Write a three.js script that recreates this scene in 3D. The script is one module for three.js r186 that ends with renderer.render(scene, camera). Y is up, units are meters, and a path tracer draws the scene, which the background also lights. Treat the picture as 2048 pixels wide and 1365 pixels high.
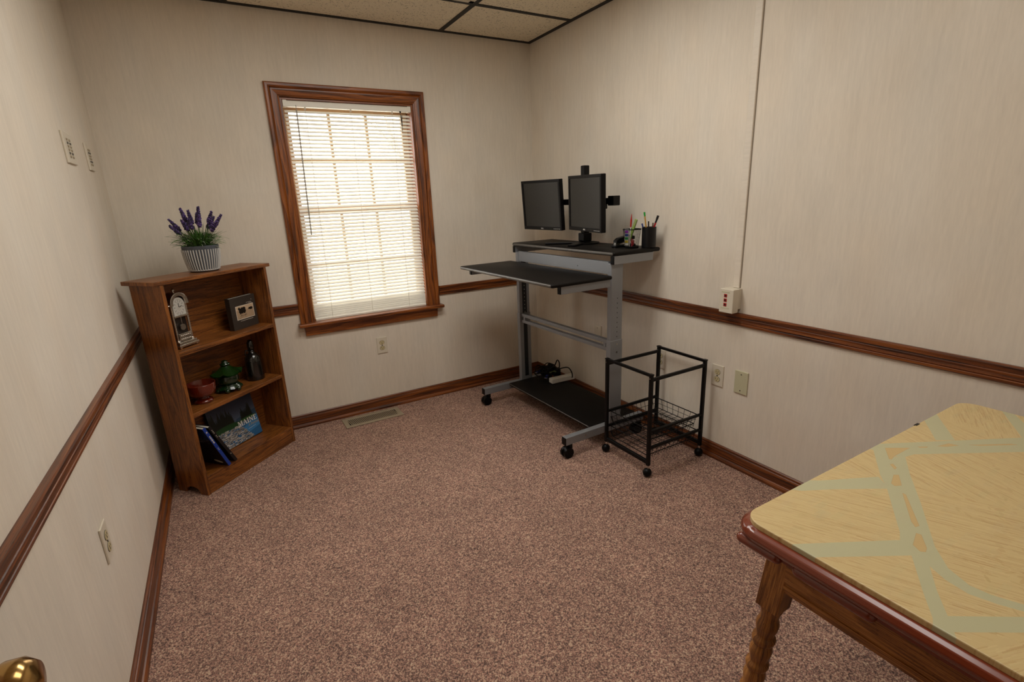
import * as THREE from 'three';
import { RoundedBoxGeometry } from 'three/addons/geometries/RoundedBoxGeometry.js';
import { mergeGeometries, toCreasedNormals } from 'three/addons/utils/BufferGeometryUtils.js';
import { RectAreaLightUniformsLib } from 'three/addons/lights/RectAreaLightUniformsLib.js';
import { FontLoader } from 'three/addons/loaders/FontLoader.js';
import { TextGeometry } from 'three/addons/geometries/TextGeometry.js';

// ---------------------------------------------------------------- camera, sky, large lights, exposure
// World: right wall x = 0, back (window) wall z = 0, floor y = 0, metres.
const scene = new THREE.Scene();
const camera = new THREE.PerspectiveCamera(2 * Math.atan(682.5 / 1000.98) * 180 / Math.PI, 2048 / 1365, 0.05, 60);
camera.rotation.order = 'YXZ';
camera.position.set(-2.1425, 1.3934, 3.3446);
camera.rotation.set(-0.276, -0.5169, -0.0408);
const renderer = new THREE.WebGLRenderer({ antialias: true });
renderer.toneMapping = THREE.LinearToneMapping;
renderer.toneMappingExposure = 1.0;
renderer.shadowMap.enabled = true;
scene.background = new THREE.Color(1, 0.985, 0.96);      // bright overcast daylight outside the window
scene.backgroundIntensity = 6;
RectAreaLightUniformsLib.init();
const LAMPS = [[1.42, 10.6], [2.64, 5]];                    // two ceiling troffers out of view: z of the grid cell, radiance
for (const [z, power] of LAMPS) {
  const l = new THREE.RectAreaLight(new THREE.Color(1, 0.965, 0.91), power, 1.12, 0.5);
  l.name = 'troffer_light'; l.position.set(-1.292, 2.432, z); l.rotation.set(-Math.PI / 2, 0, 0); l.castShadow = true; scene.add(l);
}

// ---------------------------------------------------------------- helpers
const W = 2.5805, H = 2.44, D = 4.4;
const V3 = (x, y, z) => new THREE.Vector3(x, y, z);
const rng = (s) => () => { s = (s + 0x6d2b79f5) | 0; let t = Math.imul(s ^ (s >>> 15), 1 | s); t = (t + Math.imul(t ^ (t >>> 7), 61 | t)) ^ t; return ((t ^ (t >>> 14)) >>> 0) / 4294967296; };
const font = await new FontLoader().loadAsync('fonts/droid/droid_sans_bold.typeface.json');
const taken = new Map();
function numbered(n) { const k = taken.get(n) ?? 0; taken.set(n, k + 1); return k ? n + '_' + String(k).padStart(3, '0') : n; }
function thing(name, label, category, pos = [0, 0, 0], turn = 0, group) {
  const o = new THREE.Group(); o.name = numbered(name); o.position.set(...pos); o.rotation.y = turn; scene.add(o);
  o.userData = { label, category }; if (group) o.userData.group = group;
  return o;
}
function part(parent, name, geo, mat, pos, rot) {
  const m = new THREE.Mesh(geo, mat); m.name = name; m.castShadow = m.receiveShadow = true;
  if (pos) m.position.set(...pos); if (rot) m.rotation.set(...rot);
  parent.add(m); return m;
}
function struct(name, geo, mat, pos, rot, label) {
  const m = part(scene, numbered(name), geo, mat, pos, rot); m.userData = { kind: 'structure' }; if (label) m.userData.label = label; return m;
}
function structGroup(name, label) { const g = new THREE.Group(); g.name = numbered(name); g.userData = { kind: 'structure' }; if (label) g.userData.label = label; scene.add(g); return g; }
// uv in metres, grain (u) along the given axis
function boxUV(g, grain = 'x', off = 0) {
  if (!g.attributes.normal) g.computeVertexNormals();
  const p = g.attributes.position, n = g.attributes.normal, uv = new Float32Array(p.count * 2), gi = 'xyz'.indexOf(grain);
  for (let i = 0; i < p.count; i++) {
    const a = [Math.abs(n.getX(i)), Math.abs(n.getY(i)), Math.abs(n.getZ(i))], c = [p.getX(i), p.getY(i), p.getZ(i)];
    let k = a[0] > a[1] && a[0] > a[2] ? 0 : a[1] > a[2] ? 1 : 2, u, v;
    if (k === gi) { u = c[(gi + 1) % 3] ; v = c[(gi + 2) % 3]; } else { u = c[gi]; v = c[3 - gi - k]; }
    uv[2 * i] = u + off; uv[2 * i + 1] = v + off * 1.7 + k * 0.13;
  }
  g.setAttribute('uv', new THREE.BufferAttribute(uv, 2)); return g;
}
let boxN = 0;
function box(w, h, d, r = 0.002, grain, off) {
  const m = Math.min(w, h, d) / 2; const g = r > 0 ? new RoundedBoxGeometry(w, h, d, 2, Math.min(r, m * 0.98)) : new THREE.BoxGeometry(w, h, d);
  return boxUV(g, grain ?? (w >= h && w >= d ? 'x' : h >= d ? 'y' : 'z'), off ?? (boxN++ * 0.37) % 5);
}
const at = (g, x, y, z) => g.translate(x, y, z);
const plain = (g) => { const h = g.index ? g.toNonIndexed() : g; for (const k of Object.keys(h.attributes)) if (!['position', 'normal', 'uv'].includes(k)) h.deleteAttribute(k); if (!h.attributes.uv) h.setAttribute('uv', new THREE.BufferAttribute(new Float32Array(h.attributes.position.count * 2), 2)); h.morphAttributes = {}; return h; };
const merge = (list) => mergeGeometries(list.map(plain), false);
function rod(a, b, r, seg = 8) {
  const d = b.clone().sub(a), g = new THREE.CylinderGeometry(r, r, d.length(), seg);
  g.applyQuaternion(new THREE.Quaternion().setFromUnitVectors(V3(0, 1, 0), d.clone().normalize())); g.translate((a.x + b.x) / 2, (a.y + b.y) / 2, (a.z + b.z) / 2); return g;
}
const tube = (pts, r, n = 24, seg = 6, closed = false) => new THREE.TubeGeometry(new THREE.CatmullRomCurve3(pts.map((p) => V3(...p)), closed), n, r, seg, closed);
const lathe = (pts, n = 40) => new THREE.LatheGeometry(pts.map(([x, y]) => new THREE.Vector2(x, y)), n);
// sweep a profile (a = across, d = out of the wall) from A to B; mitre m0/m1 shift the ends by m * a
function sweep(profile, A, B, across, out, m0 = 0, m1 = 0, off = 0) {
  const al = B.clone().sub(A), L = al.length(); al.normalize();
  const pos = [], uv = [], q = (i, e) => { const [a, d] = profile[i]; const s = e ? L + m1 * a : m0 * a; return A.clone().addScaledVector(al, s).addScaledVector(across, a).addScaledVector(out, d); };
  let acc = 0;
  const flip = al.clone().cross(across).dot(out) > 0;
  const tri = (a, b, c, ua, ub, uc) => { const o = flip ? [[a, ua], [b, ub], [c, uc]] : [[a, ua], [c, uc], [b, ub]]; for (const [p, u] of o) { pos.push(p.x, p.y, p.z); uv.push(...u); } };
  for (let i = 0; i + 1 < profile.length; i++) {
    const w = Math.hypot(profile[i + 1][0] - profile[i][0], profile[i + 1][1] - profile[i][1]);
    const p00 = q(i, 0), p01 = q(i, 1), p10 = q(i + 1, 0), p11 = q(i + 1, 1);
    tri(p00, p01, p11, [off, acc], [L + off, acc], [L + off, acc + w]); tri(p00, p11, p10, [off, acc], [L + off, acc + w], [off, acc + w]); acc += w;
  }
  const pts2 = profile.map(([a, d]) => new THREE.Vector2(a, d));
  for (const f of THREE.ShapeUtils.triangulateShape(pts2, [])) for (const e of [0, 1]) {
    const o = e ? f : [f[0], f[2], f[1]]; tri(q(o[0], e), q(o[1], e), q(o[2], e), ...o.map((i) => [off + profile[i][1], profile[i][0]]));
  }
  const g = new THREE.BufferGeometry(); g.setAttribute('position', new THREE.Float32BufferAttribute(pos, 3)); g.setAttribute('uv', new THREE.Float32BufferAttribute(uv, 2));
  g.computeVertexNormals(); return g;
}
function extrude(pts, depth, bevel = 0) {
  const g = new THREE.ExtrudeGeometry(new THREE.Shape(pts.map(([x, y]) => new THREE.Vector2(x, y))), { depth: depth - 2 * bevel, bevelEnabled: bevel > 0, bevelThickness: bevel, bevelSize: bevel, bevelOffset: -bevel, bevelSegments: 2, curveSegments: 16 });
  if (bevel) g.translate(0, 0, bevel); return g;
}

// ---------------------------------------------------------------- textures
function noise(P, Q, seed) {          // periodic value noise, x in [0,P), y in [0,Q)
  const r = rng(seed), t = new Float32Array(P * Q).map(() => r());
  return (x, y) => { const ix = Math.floor(x), iy = Math.floor(y); let fx = x - ix, fy = y - iy; fx = fx * fx * (3 - 2 * fx); fy = fy * fy * (3 - 2 * fy);
    const x0 = ((ix % P) + P) % P, x1 = (x0 + 1) % P, y0 = (((iy % Q) + Q) % Q) * P, y1 = ((((iy + 1) % Q) + Q) % Q) * P;
    return (t[y0 + x0] * (1 - fx) + t[y0 + x1] * fx) * (1 - fy) + (t[y1 + x0] * (1 - fx) + t[y1 + x1] * fx) * fy; };
}
function dataTex(w, h, fn, srgb = true, rep) {
  const d = new Uint8Array(w * h * 4), c = [0, 0, 0];
  for (let y = 0, i = 0; y < h; y++) for (let x = 0; x < w; x++, i += 4) { fn(x / w, y / h, c, x, y); d[i] = Math.max(0, Math.min(255, c[0])); d[i + 1] = Math.max(0, Math.min(255, c[1])); d[i + 2] = Math.max(0, Math.min(255, c[2])); d[i + 3] = 255; }
  const t = new THREE.DataTexture(d, w, h); t.wrapS = t.wrapT = THREE.RepeatWrapping; t.magFilter = THREE.LinearFilter; t.minFilter = THREE.LinearMipmapLinearFilter; t.generateMipmaps = true;
  if (srgb) t.colorSpace = THREE.SRGBColorSpace; if (rep) t.repeat.set(...rep); t.needsUpdate = true; return t;
}
const mixc = (c, a, b, t) => { c[0] = a[0] + (b[0] - a[0]) * t; c[1] = a[1] + (b[1] - a[1]) * t; c[2] = a[2] + (b[2] - a[2]) * t; };
function woodTex(seed, dark, mid, light, { len = 1.2, wid = 0.3, rings = 9, warp = 1.6, pore = 0.35, ring0 = 0.4, w = 1024, h = 512, knots = 0 } = {}) {
  const n1 = noise(4, 6, seed), n2 = noise(10, 24, seed + 1), n3 = noise(24, 256, seed + 2), n4 = noise(128, 256, seed + 3), n5 = noise(6, 8, seed + 4);
  return dataTex(w, h, (u, v, c) => {
    const ring = v * rings + (n1(u * 4, v * 6) - 0.5) * warp + (n2(u * 10, v * 24) - 0.5) * 0.35;
    let s = ring - Math.floor(ring); s = s < 0.8 ? s / 0.8 : (1 - s) / 0.2;
    let t = 0.5 + ring0 * (s - 0.5) + (n3(u * 24, v * 256) - 0.5) * 0.6 + (n5(u * 6, v * 8) - 0.5) * 0.35;
    const p = n4(u * 128, v * 256); if (p > 0.78) t -= pore * (p - 0.78) * 4;
    t = Math.max(0, Math.min(1, t));
    if (t < 0.5) mixc(c, dark, mid, t * 2); else mixc(c, mid, light, t * 2 - 1);
  }, true, [1 / len, 1 / wid]);
}
const T = {};
T.trim = woodTex(11, [42, 17, 3], [114, 57, 15], [158, 92, 32], { len: 1.6, wid: 0.22, rings: 7, warp: 2 });
T.casing = woodTex(23, [50, 21, 4], [132, 69, 19], [178, 106, 40], { len: 1.4, wid: 0.25, rings: 6, warp: 2.2 });
T.oak = woodTex(31, [58, 28, 7], [130, 76, 27], [170, 106, 46], { len: 1.1, wid: 0.34, rings: 11, warp: 3.4, pore: 0.6, ring0: 0.3 });
T.tableWood = woodTex(43, [84, 46, 14], [164, 108, 50], [204, 148, 80], { len: 0.9, wid: 0.3, rings: 5, warp: 2.6, ring0: 0.28 });
{ const a = noise(260, 260, 5), b = noise(520, 520, 6), k = noise(12, 12, 8), e = noise(30, 30, 9);
  const dk = [64, 49, 46], rs = [166, 121, 106], tn = [202, 176, 150], bs = [136, 107, 95];
  T.carpet = dataTex(1024, 1024, (u, v, c) => { const p = a(u * 260, v * 260), q = b(u * 520, v * 520), m = p * 0.3 + q * 0.7;
    if (m < 0.42) mixc(c, dk, bs, Math.max(0, m / 0.42) ** 1.3); else if (m < 0.55) mixc(c, bs, rs, (m - 0.42) / 0.13); else mixc(c, rs, tn, Math.min(1, (m - 0.55) / 0.2));
    const f = 0.93 + 0.08 * k(u * 12, v * 12) + 0.06 * e(u * 30, v * 30); c[0] *= f; c[1] *= f; c[2] *= f; }, true, [1 / 1.3, 1 / 1.3]);
  T.carpetBump = dataTex(1024, 1024, (u, v, c) => { c[0] = c[1] = c[2] = 255 * (a(u * 260, v * 260) * 0.3 + b(u * 520, v * 520) * 0.7); }, false, [1 / 1.3, 1 / 1.3]); }
{ const a = noise(170, 14, 51), b = noise(512, 60, 52), k = noise(5, 5, 53), e = noise(16, 12, 54);
  T.wall = dataTex(1024, 1024, (u, v, c) => { const s = 1 + (a(u * 170, v * 14) - 0.5) * 0.022 + (b(u * 512, v * 60) - 0.5) * 0.025 + (k(u * 5, v * 5) - 0.5) * 0.03 + (e(u * 16, v * 12) - 0.5) * 0.025, g = (e(u * 16 + 5, v * 12) - 0.5) * 5; c[0] = 224 * s; c[1] = (214 * s) + g * 0.5; c[2] = (198 * s) + g; }, true, [1 / 1.8, 1 / 1.8]); }
{ const cv = document.createElement('canvas'); cv.width = cv.height = 1024; const x = cv.getContext('2d'), r = rng(61);
  x.fillStyle = 'rgb(236,225,201)'; x.fillRect(0, 0, 1024, 1024);
  for (let i = 0; i < 9000; i++) { x.fillStyle = `rgba(${r() < 0.5 ? '244,234,212' : '196,182,154'},0.35)`; x.fillRect(r() * 1024, r() * 1024, 2 + r() * 5, 2 + r() * 5); }
  x.lineCap = 'round';
  for (let i = 0; i < 1500; i++) { const px = r() * 1024, py = r() * 1024, a = r() * 6.28, l = 3 + r() * 13; x.strokeStyle = `rgba(62,50,34,${0.35 + r() * 0.5})`; x.lineWidth = 1.2 + r() * 2.2; x.beginPath(); x.moveTo(px, py); x.quadraticCurveTo(px + Math.cos(a) * l * 0.5 + (r() - 0.5) * 5, py + Math.sin(a) * l * 0.5 + (r() - 0.5) * 5, px + Math.cos(a) * l, py + Math.sin(a) * l); x.stroke(); }
  T.tile = new THREE.CanvasTexture(cv); T.tile.wrapS = T.tile.wrapT = THREE.RepeatWrapping; T.tile.repeat.set(1 / 0.8, 1 / 0.8); T.tile.colorSpace = THREE.SRGBColorSpace; }
function canvasTex(w, h, draw) { const cv = document.createElement('canvas'); cv.width = w; cv.height = h; draw(cv.getContext('2d'), w, h); const t = new THREE.CanvasTexture(cv); t.colorSpace = THREE.SRGBColorSpace; return t; }

const std = (o) => new THREE.MeshStandardMaterial(o), phys = (o) => new THREE.MeshPhysicalMaterial(o);
const M = {
  wall: std({ map: T.wall, roughness: 0.85 }), carpet: std({ map: T.carpet, bumpMap: T.carpetBump, bumpScale: 0.003, roughness: 1 }),
  tile: std({ map: T.tile, roughness: 0.95 }), grid: std({ color: 0x0c0b0a, roughness: 0.6 }), slab: std({ color: 0x6a655c, roughness: 0.9 }),
  trim: phys({ map: T.trim, roughness: 0.42, clearcoat: 0.25, clearcoatRoughness: 0.3 }), casing: phys({ map: T.casing, roughness: 0.4, clearcoat: 0.3, clearcoatRoughness: 0.3 }),
  oak: phys({ map: T.oak, roughness: 0.45, clearcoat: 0.2, clearcoatRoughness: 0.35 }), tableWood: phys({ map: T.tableWood, roughness: 0.45, clearcoat: 0.15, clearcoatRoughness: 0.3 }),
  tableEdge: phys({ color: 0x7a331a, roughness: 0.25, clearcoat: 0.6, clearcoatRoughness: 0.15 }),
  sash: std({ color: 0xc7a67e, roughness: 0.5 }), glass: phys({ color: 0xffffff, roughness: 0, transmission: 1, thickness: 0, ior: 1.45 }),
  blind: std({ color: 0xeeeadd, roughness: 0.45 }), slat: phys({ color: 0xf1eee4, roughness: 0.95, transmission: 0.12, thickness: 0, ior: 1.3 }), cord: std({ color: 0xd8d2c0, roughness: 0.8 }), wand: phys({ color: 0xa9a396, roughness: 0.25 }),
  plate: std({ color: 0xd9d0bd, roughness: 0.4 }), plateGreen: std({ color: 0xc6c2a2, roughness: 0.4 }), socket: std({ color: 0xc9bb92, roughness: 0.4 }), dark: std({ color: 0x14110e, roughness: 0.6 }),
  silver: std({ color: 0x8f9296, roughness: 0.42, metalness: 0.35 }), lam: phys({ color: 0x120f0d, roughness: 0.5, specularIntensity: 0.3 }), edgeBlack: phys({ color: 0x101012, roughness: 0.3, specularIntensity: 0.6 }), blackPl: phys({ color: 0x070607, roughness: 0.38, specularIntensity: 0.35 }),
  bezel: phys({ color: 0x0c0b0d, roughness: 0.36, specularIntensity: 0.4 }), screen: phys({ color: 0x16140f, roughness: 0.38, clearcoat: 0.2, clearcoatRoughness: 0.45 }), mark: std({ color: 0xe6e3dc, roughness: 0.4 }),
  blackMetal: phys({ color: 0x070606, roughness: 0.42, specularIntensity: 0.4 }), chrome: std({ color: 0xc9c6c2, roughness: 0.2, metalness: 1 }), register: std({ color: 0xa3957c, roughness: 0.45, metalness: 0.2 }),
  red: std({ color: 0xb01512, roughness: 0.5 }), white: std({ color: 0xd6d3cb, roughness: 0.5 }), paper: std({ color: 0xd6cfbf, roughness: 0.8 }),
  brass: std({ color: 0xb08d57, roughness: 0.18, metalness: 1 }), door: std({ color: 0x6a3a1c, roughness: 0.5 }),
};
M.trimShoe = M.trim;

// ---------------------------------------------------------------- room shell
struct('floor', boxUV(new THREE.BoxGeometry(W + 0.3, 0.1, D + 0.3), 'x', 0), M.carpet, [-W / 2, -0.05, D / 2], null, 'mottled rose brown loop carpet');
const WX0 = -1.698, WX1 = -0.907, WY0 = 0.69, WY1 = 2.005;      // window opening
{ const s = new THREE.Shape([[-W - 0.15, -0.1], [0.15, -0.1], [0.15, 2.75], [-W - 0.15, 2.75]].map((p) => new THREE.Vector2(...p)));
  s.holes.push(new THREE.Path([[WX0, WY0 - 0.02], [WX1, WY0 - 0.02], [WX1, WY1], [WX0, WY1]].map((p) => new THREE.Vector2(...p))));
  const g = new THREE.ExtrudeGeometry(s, { depth: 0.15, bevelEnabled: false }); g.translate(0, 0, -0.15);
  const uv = g.attributes.uv, p = g.attributes.position; for (let i = 0; i < p.count; i++) uv.setXY(i, p.getX(i), p.getY(i));
  struct('wall_back', g, M.wall, null, null, 'beige papered wall with the window'); }
const vwall = (name, x, label) => { const g = new THREE.BoxGeometry(0.15, 2.85, D); const p = g.attributes.position, uv = g.attributes.uv; for (let i = 0; i < p.count; i++) uv.setXY(i, p.getZ(i) + x, p.getY(i)); struct(name, g, M.wall, [x, 1.325, D / 2], null, label); };
vwall('wall_right', 0.075, 'beige papered wall behind the standing desk'); vwall('wall_left', -W - 0.075, 'beige papered wall beside the bookcase');
{ const g = new THREE.BoxGeometry(W + 0.3, 2.85, 0.15); const p = g.attributes.position, uv = g.attributes.uv; for (let i = 0; i < p.count; i++) uv.setXY(i, p.getX(i), p.getY(i)); struct('wall_front', g, M.wall, [-W / 2, 1.325, D + 0.075], null, 'beige papered wall behind the camera'); }

// ceiling: slab, black grid, lay-in tiles
const ceiling = structGroup('ceiling', 'suspended ceiling of fissured tiles in a black grid');
part(ceiling, 'ceiling_slab', new THREE.BoxGeometry(W + 0.3, 0.1, D + 0.3), M.slab, [-W / 2, 2.7, D / 2]);
const gx = [-W, -1.9, -0.684, 0], gz = [0, 0.505, 1.115, 1.725, 2.335, 2.945, 3.555, 4.165, D];
for (let i = 0; i < 3; i++) for (let j = 0; j < gz.length - 1; j++) {
  if (i === 1 && (j === 1 || j === 2 || j === 4)) continue;
  const w = gx[i + 1] - gx[i] - 0.004, d = gz[j + 1] - gz[j] - 0.004;
  const g = boxUV(new THREE.BoxGeometry(w, 0.016, d), 'x', (i * 3 + j) * 0.29); part(ceiling, 'ceiling_tile', g, M.tile, [(gx[i] + gx[i + 1]) / 2, H + 0.014, (gz[j] + gz[j + 1]) / 2]);
}
for (const x of [-1.9, -0.684]) part(ceiling, 'grid_bar', box(0.03, 0.03, D, 0.001), M.grid, [x, H + 0.017, D / 2]);
for (const z of gz.slice(1, -1)) part(ceiling, 'grid_bar', box(W, 0.03, 0.03, 0.001), M.grid, [-W / 2, H + 0.0175, z]);
for (const x of [-0.014, -W + 0.014]) part(ceiling, 'wall_angle', box(0.028, 0.024, D, 0.001), M.grid, [x, H + 0.0135, D / 2]);
for (const z of [0.014, D - 0.014]) part(ceiling, 'wall_angle', box(W, 0.024, 0.028, 0.001), M.grid, [-W / 2, H + 0.0138, z]);
{ // unlit framed panel in the second row
  const t = thing('ceiling_panel', 'pale framed recessed panel set in the ceiling grid', 'ceiling panel', [-1.292, H, 0.81]);
  const f = (w, d, x, z) => at(box(w, 0.012, d, 0.002), x, 0.008, z);
  part(t, 'frame', merge([f(1.19, 0.03, 0, -0.277), f(1.19, 0.03, 0, 0.277), f(0.03, 0.584, -0.58, 0), f(0.03, 0.584, 0.58, 0)]), M.plate);
  part(t, 'inset', box(1.16, 0.008, 0.55, 0.001), M.plateGreen, [0, 0.03, 0]);
}
for (const [lz, power] of LAMPS) { const t = thing('ceiling_light', lz < 2 ? 'fluorescent ceiling light with a milky lens nearer the window' : 'fluorescent ceiling light with a milky lens nearer the door', 'ceiling light', [-1.292, H, lz]);
  const f = (w, d, x, z) => at(box(w, 0.012, d, 0.002), x, 0.008, z);
  part(t, 'frame', merge([f(1.19, 0.025, 0, -0.279), f(1.19, 0.025, 0, 0.279), f(0.025, 0.584, -0.582, 0), f(0.025, 0.584, 0.582, 0)]), M.white);
  part(t, 'lens', box(1.15, 0.006, 0.54, 0.001), std({ color: 0xe8e2d4, roughness: 0.6, emissive: new THREE.Color(1, 0.93, 0.82), emissiveIntensity: 0.06 * power }), [0, 0.012, 0]);
  part(t, 'housing', box(1.17, 0.09, 0.56, 0.004), M.white, [0, 0.07, 0]);
}

// chair rails and baseboards
const railP = [[0, 0], [0.003, 0.019], [-0.004, 0.021], [-0.018, 0.019], [-0.020, 0.013], [-0.023, 0.0135], [-0.026, 0.0165], [-0.034, 0.0145], [-0.044, 0.0155], [-0.048, 0.0105], [-0.051, 0.0135], [-0.060, 0.0125], [-0.064, 0.009], [-0.065, 0]];
const baseP = [[0.085, 0], [0.085, 0.005], [0.081, 0.009], [0.073, 0.0095], [0.071, 0.0075], [0.068, 0.0115], [0.062, 0.0135], [0.028, 0.0135], [0.024, 0.0125], [0.021, 0.017], [0.012, 0.0215], [0.0, 0.0225], [0, 0]];
const up = V3(0, 1, 0);
struct('trim_1', sweep(railP, V3(-W, 0.817, 0), V3(-1.774, 0.817, 0), up, V3(0, 0, 1), 0, 0, 0.3), M.trim, null, null, 'dark stained chair rail between bookcase and window');
struct('trim_2', sweep(railP, V3(-0.828, 0.817, 0), V3(0, 0.817, 0), up, V3(0, 0, 1), 0, 0, 1.1), M.trim, null, null, 'dark stained chair rail between window and desk corner');
struct('trim_3', sweep(railP, V3(0, 0.817, 0), V3(0, 0.817, D), up, V3(-1, 0, 0), 0, 0, 0.7), M.trim, null, null, 'dark stained chair rail along the wall behind the desk');
struct('trim_4', sweep(railP, V3(-W, 0.817, 0), V3(-W, 0.817, D), up, V3(1, 0, 0), 0, 0, 0.1), M.trim, null, null, 'dark stained chair rail beside the bookcase');
struct('baseboard_back', sweep(baseP, V3(-W, 0, 0), V3(0, 0, 0), up, V3(0, 0, 1)), M.trim, null, null, 'dark stained baseboard under the window');
struct('baseboard_right', sweep(baseP, V3(0, 0, 0), V3(0, 0, D), up, V3(-1, 0, 0), 0, 0, 0.5), M.trim, null, null, 'dark stained baseboard behind the cart');
struct('baseboard_left', sweep(baseP, V3(-W, 0, 0), V3(-W, 0, D), up, V3(1, 0, 0), 0, 0, 0.9), M.trim, null, null, 'dark stained baseboard beside the bookcase');

// ---------------------------------------------------------------- window
{ const win = structGroup('window_1', 'double hung window with twelve panes in a stained wood frame');
  const casP = [[0, 0], [0, 0.012], [0.006, 0.014], [0.010, 0.011], [0.014, 0.012], [0.036, 0.0165], [0.042, 0.0165], [0.046, 0.013], [0.049, 0.018], [0.056, 0.023], [0.068, 0.0235], [0.073, 0.020], [0.075, 0.014], [0.075, 0]];
  const Z = V3(0, 0, 1);
  part(win, 'casing', sweep(casP, V3(WX0, WY0, 0), V3(WX0, WY1, 0), V3(-1, 0, 0), Z, 0, 1, 0.2), M.casing);
  part(win, 'casing', sweep(casP, V3(WX1, WY0, 0), V3(WX1, WY1, 0), V3(1, 0, 0), Z, 0, 1, 0.8), M.casing);
  part(win, 'casing', sweep(casP, V3(WX0, WY1, 0), V3(WX1, WY1, 0), up, Z, -1, 1, 0.5), M.casing);
  const cx = (WX0 + WX1) / 2, ww = WX1 - WX0;
  part(win, 'stool', at(box(0.975, 0.022, 0.06, 0.006, 'x'), -1.301, WY0 - 0.011, 0.027), M.casing);
  part(win, 'sill_board', at(box(ww, 0.022, 0.15, 0.002, 'x'), cx, WY0 - 0.0112, -0.077), M.casing);
  { const g = extrude([[-0.462, 0], [0.462, 0], [0.45, -0.012], [0.447, -0.062], [-0.447, -0.062], [-0.45, -0.012]], 0.018, 0.002); boxUV(g, 'x', 0.4); part(win, 'apron', at(g, -1.304, WY0 - 0.022, 0), M.casing); }
  for (const [x, w] of [[WX0 + 0.006, 0.012], [WX1 - 0.006, 0.012]]) part(win, 'jamb', at(box(w, WY1 - WY0, 0.15, 0.001, 'y'), x, (WY0 + WY1) / 2, -0.0755), M.casing);
  part(win, 'head_jamb', at(box(ww - 0.024, 0.012, 0.15, 0.001, 'x'), cx, WY1 - 0.006, -0.0755), M.casing);
  const sash = (y0, y1, z, name) => { const g = part(win, name, merge([at(box(0.04, y1 - y0, 0.03, 0.003), WX0 + 0.032, (y0 + y1) / 2, z), at(box(0.04, y1 - y0, 0.03, 0.003), WX1 - 0.032, (y0 + y1) / 2, z), at(box(ww - 0.1, 0.045, 0.03, 0.003), cx, y0 + 0.0225, z), at(box(ww - 0.1, 0.04, 0.03, 0.003), cx, y1 - 0.02, z)]), M.sash);
    const x0 = WX0 + 0.052, x1 = WX1 - 0.052, dx = (x1 - x0) / 3, b = y0 + 0.045, t = y1 - 0.04, dy = (t - b) / 2;
    for (const k of [1, 2]) part(g, 'muntin', at(box(0.018, t - b, 0.022, 0.003), x0 + dx * k, (b + t) / 2, z), M.sash);
    part(g, 'muntin', at(box(x1 - x0, 0.018, 0.021, 0.003), cx, (b + t) / 2, z), M.sash);
    for (let i = 0; i < 3; i++) for (let j = 0; j < 2; j++) part(g, 'pane', new THREE.PlaneGeometry(dx, dy), M.glass, [x0 + dx * (i + 0.5), b + dy * (j + 0.5), z - 0.004]);
  };
  sash(1.345, WY1 - 0.012, -0.118, 'upper_sash'); sash(WY0, 1.385, -0.086, 'lower_sash');
}
{ // mini blind
  const x0 = WX0 + 0.014, x1 = WX1 - 0.014, cx = (x0 + x1) / 2, L = x1 - x0, zc = -0.018;
  const t = thing('window_blind', 'ivory mini blind with tilted slats hanging in the window', 'blind', [cx, WY1 - 0.014, zc]);
  part(t, 'headrail', merge([at(box(L - 0.03, 0.03, 0.028, 0.002), 0, -0.016, 0), at(box(L - 0.03, 0.004, 0.032, 0.001), 0, -0.004, 0), at(box(L - 0.03, 0.004, 0.032, 0.001), 0, -0.031, 0)]), M.blind);
  for (const s of [-1, 1]) part(t, 'end_bracket', at(box(0.022, 0.036, 0.036, 0.002), s * (L / 2 - 0.011), -0.017, 0.001), M.blind);
  const prof = []; const n = 6, cw = 0.0255; for (let i = 0; i <= n; i++) { const s = -1 + 2 * i / n; prof.push([s * cw / 2, 0.0022 * (1 - s * s)]); }
  const pts = prof.concat(prof.slice().reverse().map(([a, b]) => [a, b - 0.0003]));
  const sl = new THREE.ExtrudeGeometry(new THREE.Shape(pts.map((p) => new THREE.Vector2(...p))), { depth: L - 0.012, bevelEnabled: false }); sl.translate(0, 0, -(L - 0.012) / 2); sl.rotateY(Math.PI / 2);   // length on x, width on z
  const r = rng(3); let y = -0.058, k = 0; const ys = [];
  while (y > -1.215) { ys.push(y); y -= 0.0215; }
  for (let i = 0; i < 6; i++) { y += 0.0215 * (i ? 0 : 1); y -= 0.0125; if (i === 0) y -= 0.006; ys.push(y); }
  for (const v of ys) part(t, 'slat', sl, M.slat, [0, v, 0], [(v < -1.2 ? 0.95 : 0.68) + (r() - 0.5) * 0.05, 0, (r() - 0.5) * 0.0012]);
  part(t, 'bottom_rail', at(box(L - 0.012, 0.016, 0.026, 0.004), 0, y - 0.016, 0), M.blind);
  for (const lx of [-0.262, 0, 0.258]) part(t, 'ladder_cord', merge([rod(V3(lx, -0.03, 0.0135), V3(lx - 0.006, y - 0.01, 0.0135), 0.0009, 5), rod(V3(lx, -0.03, -0.0135), V3(lx - 0.006, y - 0.01, -0.0135), 0.0009, 5), at(box(0.008, 0.014, 0.004, 0.001), lx, -0.04, 0.0145)]), M.cord);
  part(t, 'tilt_wand', merge([rod(V3(-0.312, -0.05, 0.022), V3(-0.33, -0.76, 0.03), 0.0042, 6), rod(V3(-0.312, -0.026, 0.016), V3(-0.312, -0.05, 0.022), 0.002, 6)]), M.wand);
  part(t, 'lift_cord', merge([tube([[0.31, -0.03, 0.016], [0.312, -0.09, 0.02], [0.316, -0.13, 0.02], [0.312, -0.1, 0.022], [0.318, -0.05, 0.02], [0.314, -0.15, 0.021]], 0.0016, 30, 5), at(new THREE.SphereGeometry(0.006, 10, 8), 0.31, -0.035, 0.018)]), M.dark);
}
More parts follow.
